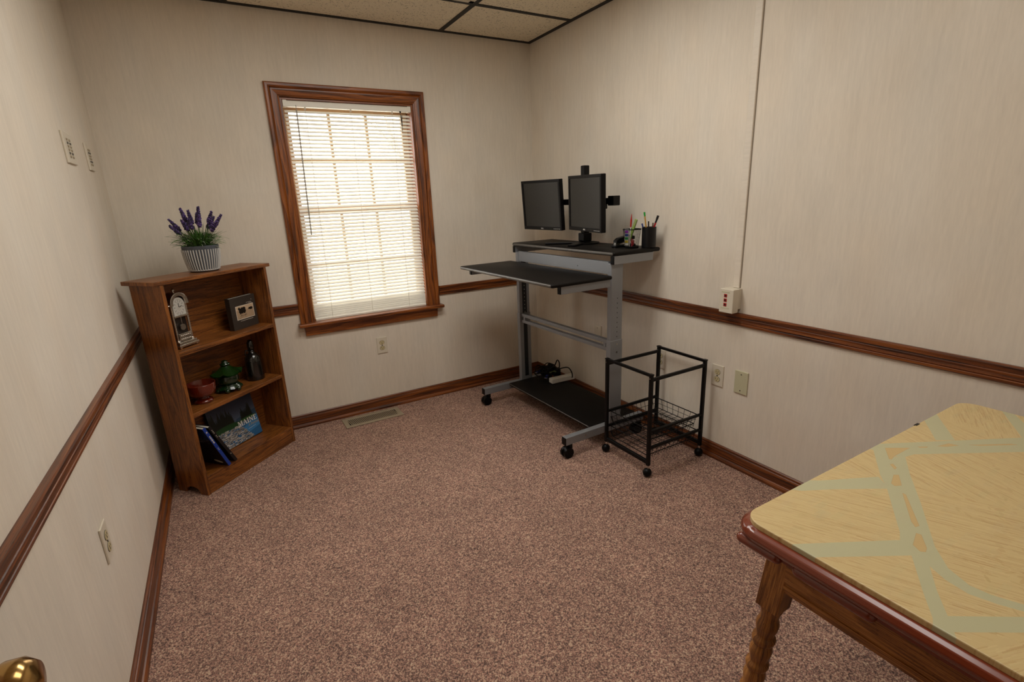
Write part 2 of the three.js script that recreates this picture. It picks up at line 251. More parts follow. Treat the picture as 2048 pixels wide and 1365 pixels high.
// outside: pale ground and a bare tree beyond the glass
struct('ground', new THREE.BoxGeometry(30, 0.2, 16), std({ color: 0xb9b3a2, roughness: 1 }), [-1.3, -0.9, -8.3], null, 'pale ground outside the window');

{ // bare tree seen faintly through the upper panes
  const t = thing('bare_tree', 'bare branching tree faintly seen outside through the window blind', 'tree', [1.75, -0.8, -7.4]), r = rng(97), tw = [[], []], m = std({ color: 0xa59c90, roughness: 0.9 });
  const grow = (p, dir, len, rad, lv) => { const q = p.clone().addScaledVector(dir, len); (lv < 2 ? tw[0] : tw[1]).push(rod(p, q, rad, lv < 2 ? 8 : 5)); if (lv > 4) return; const n = lv === 0 ? 5 : 3; for (let i = 0; i < n; i++) { const d = dir.clone().add(V3((r() - 0.5) * 1.5, (r() - 0.25) * 0.8, (r() - 0.5) * 1.5)).normalize(); grow(p.clone().lerp(q, lv === 0 ? 0.55 + i * 0.11 : 0.45 + r() * 0.55), d, len * (0.55 + r() * 0.2) * (lv === 0 ? 0.75 : 1), rad * 0.55, lv + 1); } };
  grow(V3(0, 0, 0), V3(0.03, 1, 0).normalize(), 2.7, 0.05, 0);
  part(t, 'trunk', merge(tw[0]), m); const b = part(t, 'twigs', merge(tw[1]), m); b.userData.kind = 'stuff';
}

// ---------------------------------------------------------------- electrical plates and wall hardware
// local frame of a plate: x right, y up, z out of the wall
function plateAt(name, label, cat, wall, a, y, group) {
  const p = wall === 'right' ? [0, y, a] : wall === 'left' ? [-W, y, a] : [a, y, 0];
  return thing(name, label, cat, p, wall === 'right' ? -Math.PI / 2 : wall === 'left' ? Math.PI / 2 : 0, group);
}
const coverGeo = (w, h, d = 0.006) => at(extrude([[-w / 2, -h / 2], [w / 2, -h / 2], [w / 2, h / 2], [-w / 2, h / 2]], d, 0.0025), 0, 0, 0);
const screwG = () => new THREE.CylinderGeometry(0.003, 0.003, 0.0016, 10).rotateX(Math.PI / 2);
function outlet(label, wall, a, y) {
  const t = plateAt('wall_outlet', label, 'outlet', wall, a, y);
  part(t, 'cover_plate', coverGeo(0.071, 0.114), M.plate);
  for (const s of [-1, 1]) { const so = part(t, 'socket', new THREE.CylinderGeometry(0.0165, 0.0165, 0.003, 24).rotateX(Math.PI / 2).scale(1, 0.86, 1), M.socket, [0, s * 0.0195, 0.0065]);
    part(so, 'slot', merge([at(box(0.0022, 0.008, 0.0016, 0), -0.0062, 0.003, 0.0012), at(box(0.0022, 0.0065, 0.0016, 0), 0.0062, 0.003, 0.0012), new THREE.CylinderGeometry(0.0024, 0.0024, 0.0016, 10).rotateX(Math.PI / 2).translate(0, -0.007, 0.0012)]), M.dark);
    part(so, 'rim', new THREE.TorusGeometry(0.0168, 0.0009, 6, 28).scale(1, 0.86, 1), M.dark, [0, 0, -0.0004]); }
  part(t, 'screw', screwG(), M.dark, [0, 0, 0.0066]);
  return t;
}
outlet('cream duplex outlet low on the wall under the window', 'back', -1.277, 0.458);
outlet('cream duplex outlet beside the blank plate on the wall', 'right', 1.737, 0.466);
outlet('cream duplex outlet on the wall behind the black cart', 'right', 1.342, 0.456);
outlet('cream duplex outlet low on the wall below the chair rail, beside the bookcase', 'left', 1.622, 0.463);
function blank(label, wall, a, y, m = M.plateGreen) { const t = plateAt('blank_plate', label, 'wall plate', wall, a, y); part(t, 'cover_plate', coverGeo(0.073, 0.118, 0.007), m); for (const s of [-1, 1]) part(t, 'screw', screwG(), M.dark, [0, s * 0.042, 0.0072]); }
blank('blank pale green wall plate beside the cream outlet', 'right', 1.876, 0.468);
blank('blank beige wall plate seen through the desk frame', 'right', 0.77, 0.486, M.plate);
{ const t = plateAt('jack_plate', 'beige wall plate with one red data jack beside the desk leg', 'wall plate', 'right', 0.885, 0.475);
  part(t, 'cover_plate', coverGeo(0.071, 0.114), M.plate); part(t, 'jack', box(0.02, 0.02, 0.01, 0.002), M.red, [0, 0.02, 0.006]); part(t, 'jack_opening', box(0.011, 0.011, 0.002, 0), M.dark, [0, 0.019, 0.011]); part(t, 'screw', screwG(), M.dark, [0, 0.044, 0.0066]); }
{ const t = plateAt('data_outlet_box', 'white surface box with three red data jacks on the chair rail', 'data box', 'right', 1.8, 0.8205);
  const b = part(t, 'box', box(0.076, 0.117, 0.045, 0.004), M.plate, [0, 0.0585, 0.0445]);
  part(t, 'back_plate', box(0.07, 0.1, 0.0225, 0.002), M.plate, [0, 0.0665, 0.0113]);
  [0.085, 0.063, 0.041].forEach((y) => { const j = part(t, 'jack', box(0.0165, 0.0155, 0.003, 0.001), M.red, [-0.004, y, 0.0675]); part(j, 'jack_opening', box(0.009, 0.008, 0.002, 0), M.dark, [0, 0, 0.0012]); });
  for (const [h, y] of [[0.006, 0.102], [0.005, 0.024]]) part(t, 'label_strip', box(0.045, h, 0.001, 0), M.plateGreen, [-0.004, y, 0.0672]); }
{ const t = plateAt('cable_raceway', 'slim beige cable raceway running down the wall to the data box', 'raceway', 'right', 1.8, 0.938); t.position.z = 1.807; part(t, 'cover', box(0.034, 1.501, 0.011, 0.003), M.plateRace = std({ map: T.wall, roughness: 0.6 }), [0, 0.7505, 0.0055]); part(t, 'seam', box(0.002, 1.5, 0.003, 0), M.seam = std({ color: 0x9a9082, roughness: 0.9 }), [0.0178, 0.7505, 0.00175]); part(t, 'seam', box(0.0012, 1.5, 0.0022, 0), M.seam, [-0.0176, 0.7505, 0.0011]); }
function marksPlate(label, a, w) { const t = plateAt('switch_plate', label, 'switch plate', 'left', a, 1.651); part(t, 'cover_plate', coverGeo(w, 0.115, 0.008), M.plate);
  for (const c of [-0.022, 0.012]) for (let k = 0; k < 6; k++) part(t, 'switch', box(w * 0.1, 0.008, 0.005, 0.001), k % 3 === 1 ? M.slab : M.register, [c * w / 0.12, 0.03 - k * 0.0125, 0.0085]); }
marksPlate('wide beige switch plate high on the wall, farther from the corner', 0.69, 0.15);
marksPlate('narrow beige switch plate high on the wall, nearer the corner', 0.3, 0.108);
{ // floor register
  const t = thing('floor_register', 'tan metal floor register in the carpet below the window', 'floor vent', [-1.428, 0.001, 0.134]);
  const f = (w, d, x, z) => at(box(w, 0.006, d, 0.002), x, 0.003, z);
  part(t, 'frame', merge([f(0.385, 0.03, 0, -0.063), f(0.385, 0.03, 0, 0.063), f(0.03, 0.096, -0.1775, 0), f(0.03, 0.096, 0.1775, 0)]), M.register);
  part(t, 'well', box(0.325, 0.001, 0.096, 0), M.dark, [0, 0.001, 0]);
  const lv = box(0.0085, 0.0018, 0.096, 0.0006); for (let i = 0; i < 27; i++) part(t, 'louver', lv, M.register, [-0.155 + i * 0.0119, 0.0042, 0], [0, 0.12, -0.25]);
}

// ---------------------------------------------------------------- bookcase and what stands on it
const BC = { x0: -2.3987, z0: 0.6034, a: -0.7213, w: 0.6265, d: 0.1992, h: 1.0993 };
const bw = (u, y, v) => [BC.x0 + u * Math.cos(BC.a) + v * Math.sin(BC.a), y, BC.z0 + u * Math.sin(BC.a) - v * Math.cos(BC.a)];
{ const { w, d, h } = BC, t = thing('bookcase', 'oak bookcase with three shelves standing diagonally in the corner', 'bookcase', bw(w / 2, 0, d / 2), -BC.a);
  const th = 0.018;
  for (const s of [-1, 1]) { // side with an arched foot cut
    const pts = [[-d / 2, 0], [-d / 2 + 0.049, 0]]; for (let i = 0; i <= 8; i++) { const a = Math.PI * (1 - i / 8); pts.push([Math.cos(a) * 0.05, 0.003 + Math.sin(a) * 0.034]); } pts.push([d / 2 - 0.049, 0], [d / 2, 0], [d / 2, h - 0.019], [-d / 2, h - 0.019]);
    const g = extrude(pts, th, 0.0012); g.rotateY(-Math.PI / 2); g.translate(th / 2, 0, 0); boxUV(g, 'y', s * 0.61);
    part(t, 'side_panel', g, M.oak, [s * (w / 2 - th / 2), 0, 0]); }
  part(t, 'top_board', box(w + 0.056, 0.019, d + 0.012, 0.003, 'x'), M.oak, [0, h - 0.0095, -0.003]);
  part(t, 'back_panel', box(w - 2 * th, h - 0.06, 0.006, 0, 'x'), M.oak, [0, h / 2 + 0.01, -d / 2 + 0.005]);
  for (const y of [0.756, 0.442]) part(t, 'shelf', box(w - 2 * th, 0.021, d - 0.01, 0.002, 'x'), M.oak, [0, y - 0.0105, 0.004]);
  part(t, 'bottom_shelf', box(w - 2 * th, 0.019, d - 0.01, 0.002, 'x'), M.oak, [0, 0.099 - 0.0095, 0.004]);
  part(t, 'kickboard', box(w - 2 * th, 0.079, 0.018, 0.002, 'x'), M.oak, [0, 0.0405, d / 2 - 0.011]);
}
{ // mantel clock
  const t = thing('mantel_clock', 'ornate silver pendulum clock on the upper bookcase shelf', 'clock', bw(0.118, 0.756, 0.085), -BC.a + 0.12);
  const sv = std({ color: 0xd2cbc2, roughness: 0.24, metalness: 1 }), dk = std({ color: 0x3a322c, roughness: 0.4, metalness: 0.6 });
  part(t, 'base', merge([at(box(0.118, 0.012, 0.07, 0.003), 0, 0.014, 0), at(box(0.104, 0.012, 0.06, 0.003), 0, 0.026, 0), ...[-1, 1].flatMap((s) => [-1, 1].map((q) => at(new THREE.SphereGeometry(0.008, 10, 8), s * 0.048, 0.008, q * 0.026)))]), sv);
  part(t, 'back_case', box(0.076, 0.19, 0.03, 0.002), dk, [0, 0.125, -0.012]);
  const col = lathe([[0, 0], [0.008, 0], [0.008, 0.006], [0.005, 0.01], ...Array.from({ length: 26 }, (_, i) => [0.0048 + 0.0014 * (i % 2), 0.012 + i * 0.0062]), [0.005, 0.176], [0.008, 0.18], [0.008, 0.186], [0, 0.187]], 12);
  for (const s of [-1, 1]) part(t, 'column', col, sv, [s * 0.042, 0.03, 0.012]);
  part(t, 'lower_panel', merge([at(box(0.07, 0.038, 0.02, 0.002), 0, 0.052, 0.01), ...Array.from({ length: 12 }, (_, i) => at(new THREE.SphereGeometry(0.004, 8, 6), -0.026 + (i % 6) * 0.0104, 0.043 + Math.floor(i / 6) * 0.017, 0.02))]), sv);
  // arched hood
  const hood = new THREE.Shape(); hood.moveTo(-0.05, 0); hood.lineTo(-0.05, 0.006); hood.absarc(0, 0.006, 0.05, Math.PI, 0, true); hood.lineTo(0.05, 0); hood.lineTo(0.038, 0); hood.absarc(0, 0.006, 0.038, 0, Math.PI, false); hood.lineTo(-0.038, 0);
  part(t, 'hood', new THREE.ExtrudeGeometry(hood, { depth: 0.05, bevelEnabled: true, bevelSize: 0.002, bevelThickness: 0.002, bevelSegments: 2, curveSegments: 20 }), sv, [0, 0.212, -0.026]);
  part(t, 'hood_ears', merge([-1, 1].map((s) => at(new THREE.SphereGeometry(0.0075, 10, 8).scale(1.5, 0.8, 1.6), s * 0.054, 0.213, 0.01))), sv);
  const dialT = canvasTex(256, 256, (x) => { x.fillStyle = '#c9c6bd'; x.fillRect(0, 0, 256, 256); x.strokeStyle = '#8f8b80'; x.lineWidth = 4; x.beginPath(); x.arc(128, 140, 96, 0, 7); x.stroke(); x.lineWidth = 2; x.beginPath(); x.arc(128, 140, 62, 0, 7); x.stroke(); x.fillStyle = '#3c382f'; for (let i = 0; i < 12; i++) { const a = i * Math.PI / 6; x.save(); x.translate(128 + Math.sin(a) * 79, 140 - Math.cos(a) * 79); x.rotate(a); x.fillRect(-5, -12, 3, 24); x.fillRect(2, -12, 3, 24); x.restore(); } x.strokeStyle = '#a39d8d'; for (let i = 0; i < 10; i++) { x.beginPath(); x.arc(128 + Math.cos(i) * 30, 140 + Math.sin(i) * 30, 14, 0, 7); x.stroke(); } });
  const ds = new THREE.Shape(); ds.moveTo(-0.034, -0.04); ds.lineTo(0.034, -0.04); ds.lineTo(0.034, 0.012); ds.absarc(0, 0.012, 0.034, 0, Math.PI, false); ds.lineTo(-0.034, -0.04);
  const dg = new THREE.ExtrudeGeometry(ds, { depth: 0.004, bevelEnabled: false, curveSegments: 20 }); { const p = dg.attributes.position, uv = dg.attributes.uv; for (let i = 0; i < p.count; i++) uv.setXY(i, p.getX(i) / 0.078 + 0.5, (p.getY(i) + 0.047) / 0.1); }
  const dial = part(t, 'dial', dg, std({ map: dialT, roughness: 0.35 }), [0, 0.2, 0.012]);
  part(dial, 'hand', box(0.0022, 0.02, 0.0012, 0), M.dark, [-0.001, 0.009, 0.0052]); part(dial, 'hand', box(0.019, 0.0022, 0.0012, 0), M.dark, [0.0085, 0.001, 0.0056], [0, 0, 0.25]);
  part(t, 'crossbar', box(0.078, 0.009, 0.026, 0.002), sv, [0, 0.155, 0.008]);
  part(t, 'pendulum', merge([at(new THREE.CylinderGeometry(0.0155, 0.0155, 0.005, 24).rotateX(Math.PI / 2), 0, 0.1, 0.014), rod(V3(0, 0.155, 0.013), V3(0, 0.11, 0.013), 0.0016)]), M.chrome);
  part(t, 'finial', lathe([[0, 0], [0.007, 0], [0.006, 0.004], [0.003, 0.007], [0.0075, 0.013], [0.008, 0.018], [0.003, 0.023], [0, 0.024]], 14), sv, [0, 0.266, 0]);
}
// generic book: spine on -x side, cover facing +z, standing; origin at its base centre
function book(t, w, h, d, coverMat, spineMat, pagesMat = M.paper, coverBase, backPrint) {
  part(t, 'pages', box(w - 0.006, h - 0.006, d - 0.005, 0.0005), pagesMat, [0.0, h / 2, 0]);
  const c = part(t, 'front_cover', box(w, h, 0.0025, 0.0006), coverBase ?? spineMat, [0, h / 2, d / 2 - 0.00125]);
  const bk = part(t, 'back_cover', box(w, h, 0.0025, 0.0006), coverBase ?? spineMat, [0, h / 2, -d / 2 + 0.00125]);
  part(t, 'spine', box(0.003, h, d, 0.0008), spineMat, [-w / 2 + 0.0002, h / 2, 0]);
  if (coverMat) part(c, 'cover_print', new THREE.PlaneGeometry(w - 0.001, h - 0.001), coverMat, [0, 0, 0.00135]);
  if (backPrint) part(bk, 'cover_print', new THREE.PlaneGeometry(w - 0.001, h - 0.001), backPrint, [0, 0, -0.00135], [0, Math.PI, 0]);
  return c;
}
{ const tx = canvasTex(512, 512, (x) => { x.fillStyle = '#3b342e'; x.fillRect(0, 0, 512, 512); x.fillStyle = '#e6dccb'; x.fillRect(88, 142, 370, 222); x.fillStyle = '#b59a7c'; x.fillRect(97, 151, 352, 204); x.fillStyle = '#cdb292'; x.fillRect(97, 151, 352, 64); x.fillStyle = '#17120e'; const r = rng(9); for (let i = 0; i < 70; i++) { x.beginPath(); x.arc(150 + r() * 120, 190 + r() * 70, 8 + r() * 16, 0, 7); x.fill(); } for (let i = 0; i < 30; i++) { x.beginPath(); x.arc(350 + r() * 75, 205 + r() * 25, 6 + r() * 9, 0, 7); x.fill(); } x.fillStyle = '#3a2b20'; for (let i = 0; i < 30; i++) x.fillRect(130 + r() * 140, 270 + r() * 70, 10 + r() * 30, 3); x.fillStyle = '#ddd3c4'; for (let i = 0; i < 14; i++) x.fillRect(150 + i * 19, 384 + (i % 2), 14, 7); for (let i = 0; i < 6; i++) x.fillRect(320 + i * 18, 112, 13, 6); for (let i = 0; i < 4; i++) x.fillRect(370 + i * 18, 128, 12, 5); x.fillRect(432, 70, 6, 18); });
  const t = thing('book', 'small dark book with a framed photo on its cover, upper shelf', 'book', bw(0.505, 0.756, 0.1), -BC.a + 0.06);
  const sp = std({ color: 0x2b2520, roughness: 0.45 });
  book(t, 0.182, 0.178, 0.03, std({ map: tx, roughness: 0.4 }), sp);
  for (let i = 0; i < 11; i++) part(t, 'spine_mark', box(0.0006, 0.007, 0.011, 0), M.paper, [-0.0918, 0.15 - i * 0.0115 - (i > 6 ? 0.02 : 0), 0.0]);
}
{ // landscape photo book
  const tx = canvasTex(1024, 768, (x, w, h) => { const r = rng(71), g = x.createLinearGradient(0, 0, 0, 380);
    g.addColorStop(0, '#232c44'); g.addColorStop(1, '#5d6d85'); x.fillStyle = g; x.fillRect(0, 0, w, h);
    x.fillStyle = '#34506a'; x.beginPath(); x.moveTo(480, 400); x.lineTo(560, 345); x.lineTo(700, 330); x.lineTo(1024, 300); x.lineTo(1024, 420); x.lineTo(480, 440); x.fill();
    const tree = (cx, by, th) => { for (let i = 0; i < 26; i++) { const f = i / 25, ww = (6 + f * th * 0.27); x.beginPath(); x.moveTo(cx - ww * (0.7 + r() * 0.5), by - th + f * th); x.lineTo(cx, by - th + f * th - th * 0.07); x.lineTo(cx + ww * (0.7 + r() * 0.5), by - th + f * th); x.fill(); } };
    x.fillStyle = '#0d1a14'; for (let i = 0; i < 16; i++) tree(20 + i * 30, 430, 190 + r() * 150); for (let i = 0; i < 9; i++) tree(680 + i * 26, 400, 130 + r() * 110);
    x.fillStyle = '#1d4a24'; x.beginPath(); x.ellipse(300, 430, 330, 60, 0, 0, 7); x.fill(); x.fillStyle = '#2c5a2c'; x.beginPath(); x.ellipse(800, 408, 200, 26, 0, 0, 7); x.fill();
    x.fillStyle = '#2c6390'; x.fillRect(0, 470, w, 300); x.fillStyle = '#3d7fb3'; x.beginPath(); x.moveTo(1024, 400); x.lineTo(620, 560); x.lineTo(760, 660); x.lineTo(1024, 620); x.fill();
    for (let i = 0; i < 420; i++) { const px = r() * 900, py = 470 + r() * 300; if (px > 560 + (py - 470) * 0.9) continue; const v = 110 + r() * 90; x.fillStyle = `rgb(${v},${v * 0.98},${v * 0.95})`; x.beginPath(); x.ellipse(px, py, 10 + r() * 34, 5 + r() * 12, -0.2 + r() * 0.3, 0, 7); x.fill(); x.fillStyle = 'rgba(20,24,26,0.8)'; x.beginPath(); x.ellipse(px + 4, py + 11, 10 + r() * 26, 4, 0, 0, 7); x.fill(); }
    x.fillStyle = '#f4f2ea'; x.font = 'bold 128px serif'; x.fillText('MAINE', 545, 500); x.fillStyle = '#c9a24c'; x.font = 'italic 60px serif'; x.fillText('A Portrait', 760, 562); x.strokeStyle = '#cfd8e0'; x.lineWidth = 5; x.beginPath(); x.moveTo(745, 604); x.lineTo(930, 590); x.stroke(); });
  const t = thing('book', 'large landscape photo book titled MAINE leaning on the bottom shelf', 'book', bw(0.36, 0.1, 0.135), -BC.a);
  book(t, 0.305, 0.255, 0.016, std({ map: tx, roughness: 0.35 }), std({ color: 0x1c2c3c, roughness: 0.4 }));
  t.rotation.order = 'YXZ'; t.rotation.x = -0.17; t.position.y = 0.1015;
}
{ M.bookBlack = std({ color: 0x0a0c14, roughness: 0.35 });
  const ptx = canvasTex(256, 384, (x) => { const r = rng(12); x.fillStyle = '#0a0d18'; x.fillRect(0, 0, 256, 384); x.fillStyle = '#14264a'; x.fillRect(0, 20, 256, 90); for (let i = 0; i < 60; i++) { const v = 60 + r() * 90; x.fillStyle = `rgb(${v},${v},${v * 1.05})`; x.fillRect(40 + r() * 190, 95 + r() * 50, 6 + r() * 24, 2 + r() * 5); } x.fillStyle = '#c9c6b4'; x.beginPath(); x.ellipse(180, 345, 42, 12, 0.2, 0, 7); x.fill(); });
  const mk = (name, label, u, col, lean, h, marks, dd, print) => { const t = thing('book', label, 'book', bw(u, 0.1005, 0.082 + dd), -BC.a + Math.PI / 2); // spine to the front
    book(t, 0.178, h, 0.0165, null, std({ color: col, roughness: 0.32 }), M.paper, M.bookBlack, print); t.rotation.order = 'YXZ'; t.rotation.x = -lean; t.position.y += 0.0085 * Math.sin(lean);
    for (let i = 0; i < marks.length; i++) part(t, 'spine_mark', box(0.0006, marks[i][1], 0.006 * (marks[i][2] ?? 1), 0), M.paper, [-0.0908, marks[i][0], 0]);
    return t; };
  const m1 = [[0.245, 0.008], [0.215, 0.006], [0.206, 0.005, 1.2], [0.198, 0.005], [0.189, 0.006, 1.4], [0.18, 0.004], [0.172, 0.008], [0.13, 0.004, 0.6], [0.12, 0.004, 0.6]];
  mk('book', 'blue book with a white script spine leaning on the bookcase side', 0.139, 0x143a94, 0.375, 0.275, m1, -0.012, std({ map: ptx, roughness: 0.35 }));
  mk('book', 'black book leaning on the blue book, bottom shelf', 0.186, 0x0c0d12, 0.43, 0.272, [[0.245, 0.004, 0.6], [0.235, 0.004, 0.6], [0.225, 0.004, 0.6], [0.205, 0.004, 0.6], [0.195, 0.004, 0.6], [0.06, 0.004, 0.6]], -0.006);
}
{ const t = thing('bowl', 'glossy red brown footed bowl on the middle shelf', 'bowl', bw(0.165, 0.442, 0.1), 0);
  const m = phys({ color: 0x661c0a, roughness: 0.12, clearcoat: 0.8, clearcoatRoughness: 0.08 });
  part(t, 'foot', lathe([[0, 0], [0.044, 0], [0.046, 0.006], [0.042, 0.014], [0.03, 0.02], [0.027, 0.026], [0.03, 0.032], [0, 0.032]], 40), m);
  part(t, 'body', lathe([[0, 0.03], [0.03, 0.031], [0.052, 0.038], [0.062, 0.05], [0.066, 0.07], [0.0685, 0.098], [0.067, 0.102], [0.063, 0.1], [0.06, 0.07], [0.05, 0.05], [0.02, 0.042], [0, 0.041]], 48), m); }
{ const t = thing('pagoda_burner', 'dark green glazed pagoda shaped pot on the middle shelf', 'pot', bw(0.328, 0.442, 0.1), 0.35);
  const m = phys({ color: 0x0e2a12, roughness: 0.16, clearcoat: 0.8, clearcoatRoughness: 0.1 }), m2 = phys({ color: 0x15330f, roughness: 0.2, clearcoat: 0.8, clearcoatRoughness: 0.12 });
  part(t, 'base', merge([at(new THREE.CylinderGeometry(0.062, 0.07, 0.012, 6), 0, 0.027, 0), at(new THREE.CylinderGeometry(0.05, 0.056, 0.01, 6), 0, 0.038, 0), ...Array.from({ length: 6 }, (_, i) => at(new THREE.SphereGeometry(0.012, 10, 8).scale(1, 1.1, 1), Math.cos(i * 1.0472) * 0.058, 0.0125, Math.sin(i * 1.0472) * 0.058))]), m);
  part(t, 'body', lathe([[0, 0.04], [0.05, 0.042], [0.055, 0.06], [0.055, 0.085], [0.048, 0.1], [0, 0.1]], 32), m);
  // roof: six upturned corners
  const pos = [], idx = [], R = 12, S = 48; for (let i = 0; i <= R; i++) for (let j = 0; j <= S; j++) { const f = i / R, a = j / S * Math.PI * 2, c = Math.abs(Math.cos(a * 3)) ** 6, rad = 0.014 + f * (0.058 + 0.012 * c * f), y = 0.152 - 0.052 * Math.pow(f, 0.8) + 0.012 * c * f * f * f; pos.push(Math.cos(a) * rad, y, Math.sin(a) * rad); }
  for (let i = 0; i < R; i++) for (let j = 0; j < S; j++) { const a = i * (S + 1) + j, b = a + S + 1; idx.push(a, a + 1, b, b, a + 1, b + 1); }
  const g = new THREE.BufferGeometry(); g.setAttribute('position', new THREE.Float32BufferAttribute(pos, 3)); g.setIndex(idx); g.computeVertexNormals(); const g2 = g.clone().translate(0, -0.005, 0);
  m2.side = THREE.DoubleSide; part(t, 'roof', merge([g, g2]), m2);
  part(t, 'lid_knob', lathe([[0, 0.145], [0.024, 0.147], [0.026, 0.153], [0.018, 0.158], [0.014, 0.164], [0.016, 0.168], [0.008, 0.173], [0, 0.174]], 24), m); }
{ const t = thing('bottle', 'dark glazed bottle with a stopper on the middle shelf', 'bottle', bw(0.513, 0.442, 0.098), 0);
  const m = phys({ color: 0x12100d, roughness: 0.16, clearcoat: 0.7, clearcoatRoughness: 0.12 });
  part(t, 'body', lathe([[0, 0], [0.044, 0], [0.047, 0.004], [0.0475, 0.03], [0.046, 0.11], [0.042, 0.135], [0.03, 0.152], [0.018, 0.16], [0.015, 0.17], [0.0155, 0.178], [0, 0.178]], 40), m);
  part(t, 'stopper', lathe([[0, 0.176], [0.017, 0.178], [0.0185, 0.2], [0.0165, 0.222], [0.01, 0.236], [0, 0.24]], 24), m);
  part(t, 'handle', tube([[-0.016, 0.17, 0], [-0.028, 0.178, 0], [-0.031, 0.165, 0], [-0.033, 0.148, 0]], 0.004, 14, 8), m); }
{ // lavender
  const t = thing('potted_lavender', 'artificial purple lavender in a ribbed grey pot on the bookcase', 'potted plant', bw(0.333, BC.h, 0.108), 0.4);
  const grey = std({ color: 0x4b4f56, roughness: 0.7 }), rib = std({ color: 0xc2c1bd, roughness: 0.75 }), N = 40;
  part(t, 'pot', lathe([[0, 0], [0.062, 0], [0.066, 0.004], [0.071, 0.02], [0.078, 0.06], [0.0825, 0.1], [0.083, 0.128], [0.082, 0.131], [0.077, 0.13], [0.076, 0.11], [0, 0.105]], 64), grey);
  for (let i = 0; i < N; i++) { const a = i / N * Math.PI * 2, c = Math.cos(a), s = Math.sin(a); part(t, 'rib', tube([[c * 0.069, 0.01, s * 0.069], [c * 0.0735, 0.03, s * 0.0735], [c * 0.079, 0.06, s * 0.079], [c * 0.0825, 0.09, s * 0.0825], [c * 0.084, 0.113, s * 0.084]], 0.0031, 8, 6), rib); }
  part(t, 'rim_band', new THREE.TorusGeometry(0.0675, 0.003, 8, 64).rotateX(Math.PI / 2), rib, [0, 0.009, 0]);
  part(t, 'soil', new THREE.CylinderGeometry(0.0765, 0.0765, 0.004, 32), std({ color: 0x1c1711, roughness: 1 }), [0, 0.117, 0]);
  const r = rng(17), leaves = [[], [], []];
  const leaf = (base, dir, len, wd, curl) => { const side = V3(dir.z, 0, -dir.x).normalize().multiplyScalar(wd), pos = [], idx = [], n = 4; for (let i = 0; i <= n; i++) { const f = i / n, p = base.clone().addScaledVector(dir, len * f).add(V3(0, -curl * f * f * len, 0)), k = Math.sin(Math.PI * (0.15 + 0.85 * f)) * (i === n ? 0.05 : 1); pos.push(...p.clone().addScaledVector(side, k).toArray(), ...p.clone().add(V3(0, wd * 0.4, 0)).toArray(), ...p.clone().addScaledVector(side, -k).toArray()); }
    for (let i = 0; i < n; i++) for (const q of [0, 1]) { const a = i * 3 + q; idx.push(a, a + 1, a + 3, a + 1, a + 4, a + 3); } const g = new THREE.BufferGeometry(); g.setAttribute('position', new THREE.Float32BufferAttribute(pos, 3)); g.setIndex(idx); g.computeVertexNormals(); return g; };
  for (let i = 0; i < 720; i++) { const a = r() * 6.283, rr = Math.sqrt(r()) * 0.06, el = 0.35 + r() * 1.0, out = V3(Math.cos(a) * Math.cos(el), Math.sin(el), Math.sin(a) * Math.cos(el)); leaves[i % 3].push(leaf(V3(Math.cos(a) * rr, 0.116 + r() * 0.05, Math.sin(a) * rr), out, 0.04 + r() * 0.062, 0.0016 + r() * 0.0012, 0.1 + r() * 0.5)); }
  [0x365a1e, 0x4c7a2c, 0x8a9a7a].forEach((c, i) => { const m = part(t, 'foliage', merge(i === 2 ? leaves[2].slice(0, 90) : leaves[i]), std({ color: c, roughness: 0.7, side: THREE.DoubleSide })); m.userData.kind = 'stuff'; });
  const stemM = std({ color: 0x36541f, roughness: 0.7 }), fl = [std({ color: 0x3f2d5c, roughness: 0.7 }), std({ color: 0x5a4480, roughness: 0.7 }), std({ color: 0x2c2142, roughness: 0.7 })];
  const floret = new THREE.IcosahedronGeometry(1, 1);
  const spikes = [[-0.12, 0.235, 0.02], [-0.098, 0.265, 0.05], [-0.05, 0.318, 0.02], [-0.07, 0.272, -0.03], [-0.03, 0.26, 0.06], [0.0, 0.305, 0.04], [0.018, 0.322, -0.02], [0.048, 0.32, 0.03], [0.062, 0.282, 0.06], [0.085, 0.262, 0.0], [0.105, 0.296, 0.02], [0.128, 0.278, -0.02], [0.135, 0.245, 0.045], [-0.085, 0.23, 0.07], [0.02, 0.265, 0.085], [-0.02, 0.29, -0.06], [0.06, 0.27, -0.07]];
  spikes.forEach(([x, y, z], k) => { const c = Math.cos(-0.917), s = Math.sin(-0.917), wx = x * c + z * s, wz = -x * s + z * c, b = V3(wx * 0.28, 0.11, wz * 0.28), tip = V3(wx, y, wz), mid = b.clone().lerp(tip, 0.5).add(V3(-wx * 0.12, 0.01, -wz * 0.12));
    const cur = new THREE.QuadraticBezierCurve3(b, mid, tip); const st = part(t, 'stem', new THREE.TubeGeometry(cur, 10, 0.0014, 5), stemM);
    const list = [[], [], []]; const n = 36 + Math.floor(r() * 12), l0 = 0.62 + r() * 0.06;
    for (let i = 0; i < n; i++) { const f = i / n, p = cur.getPoint(l0 + (1 - l0) * f), a = i * 2.4, rad = 0.0088 * (1 - 0.6 * f) * (f < 0.1 ? 0.6 : 1), sc = 0.005 * (1 - 0.4 * f); const g = floret.clone().scale(sc, sc * 1.25, sc).translate(p.x + Math.cos(a) * rad, p.y + (r() - 0.5) * 0.003, p.z + Math.sin(a) * rad); list[Math.floor(r() * 3)].push(g); }
    list.forEach((l, i) => { if (l.length) part(st, 'flower_spike', merge(l), fl[i]); }); });
}

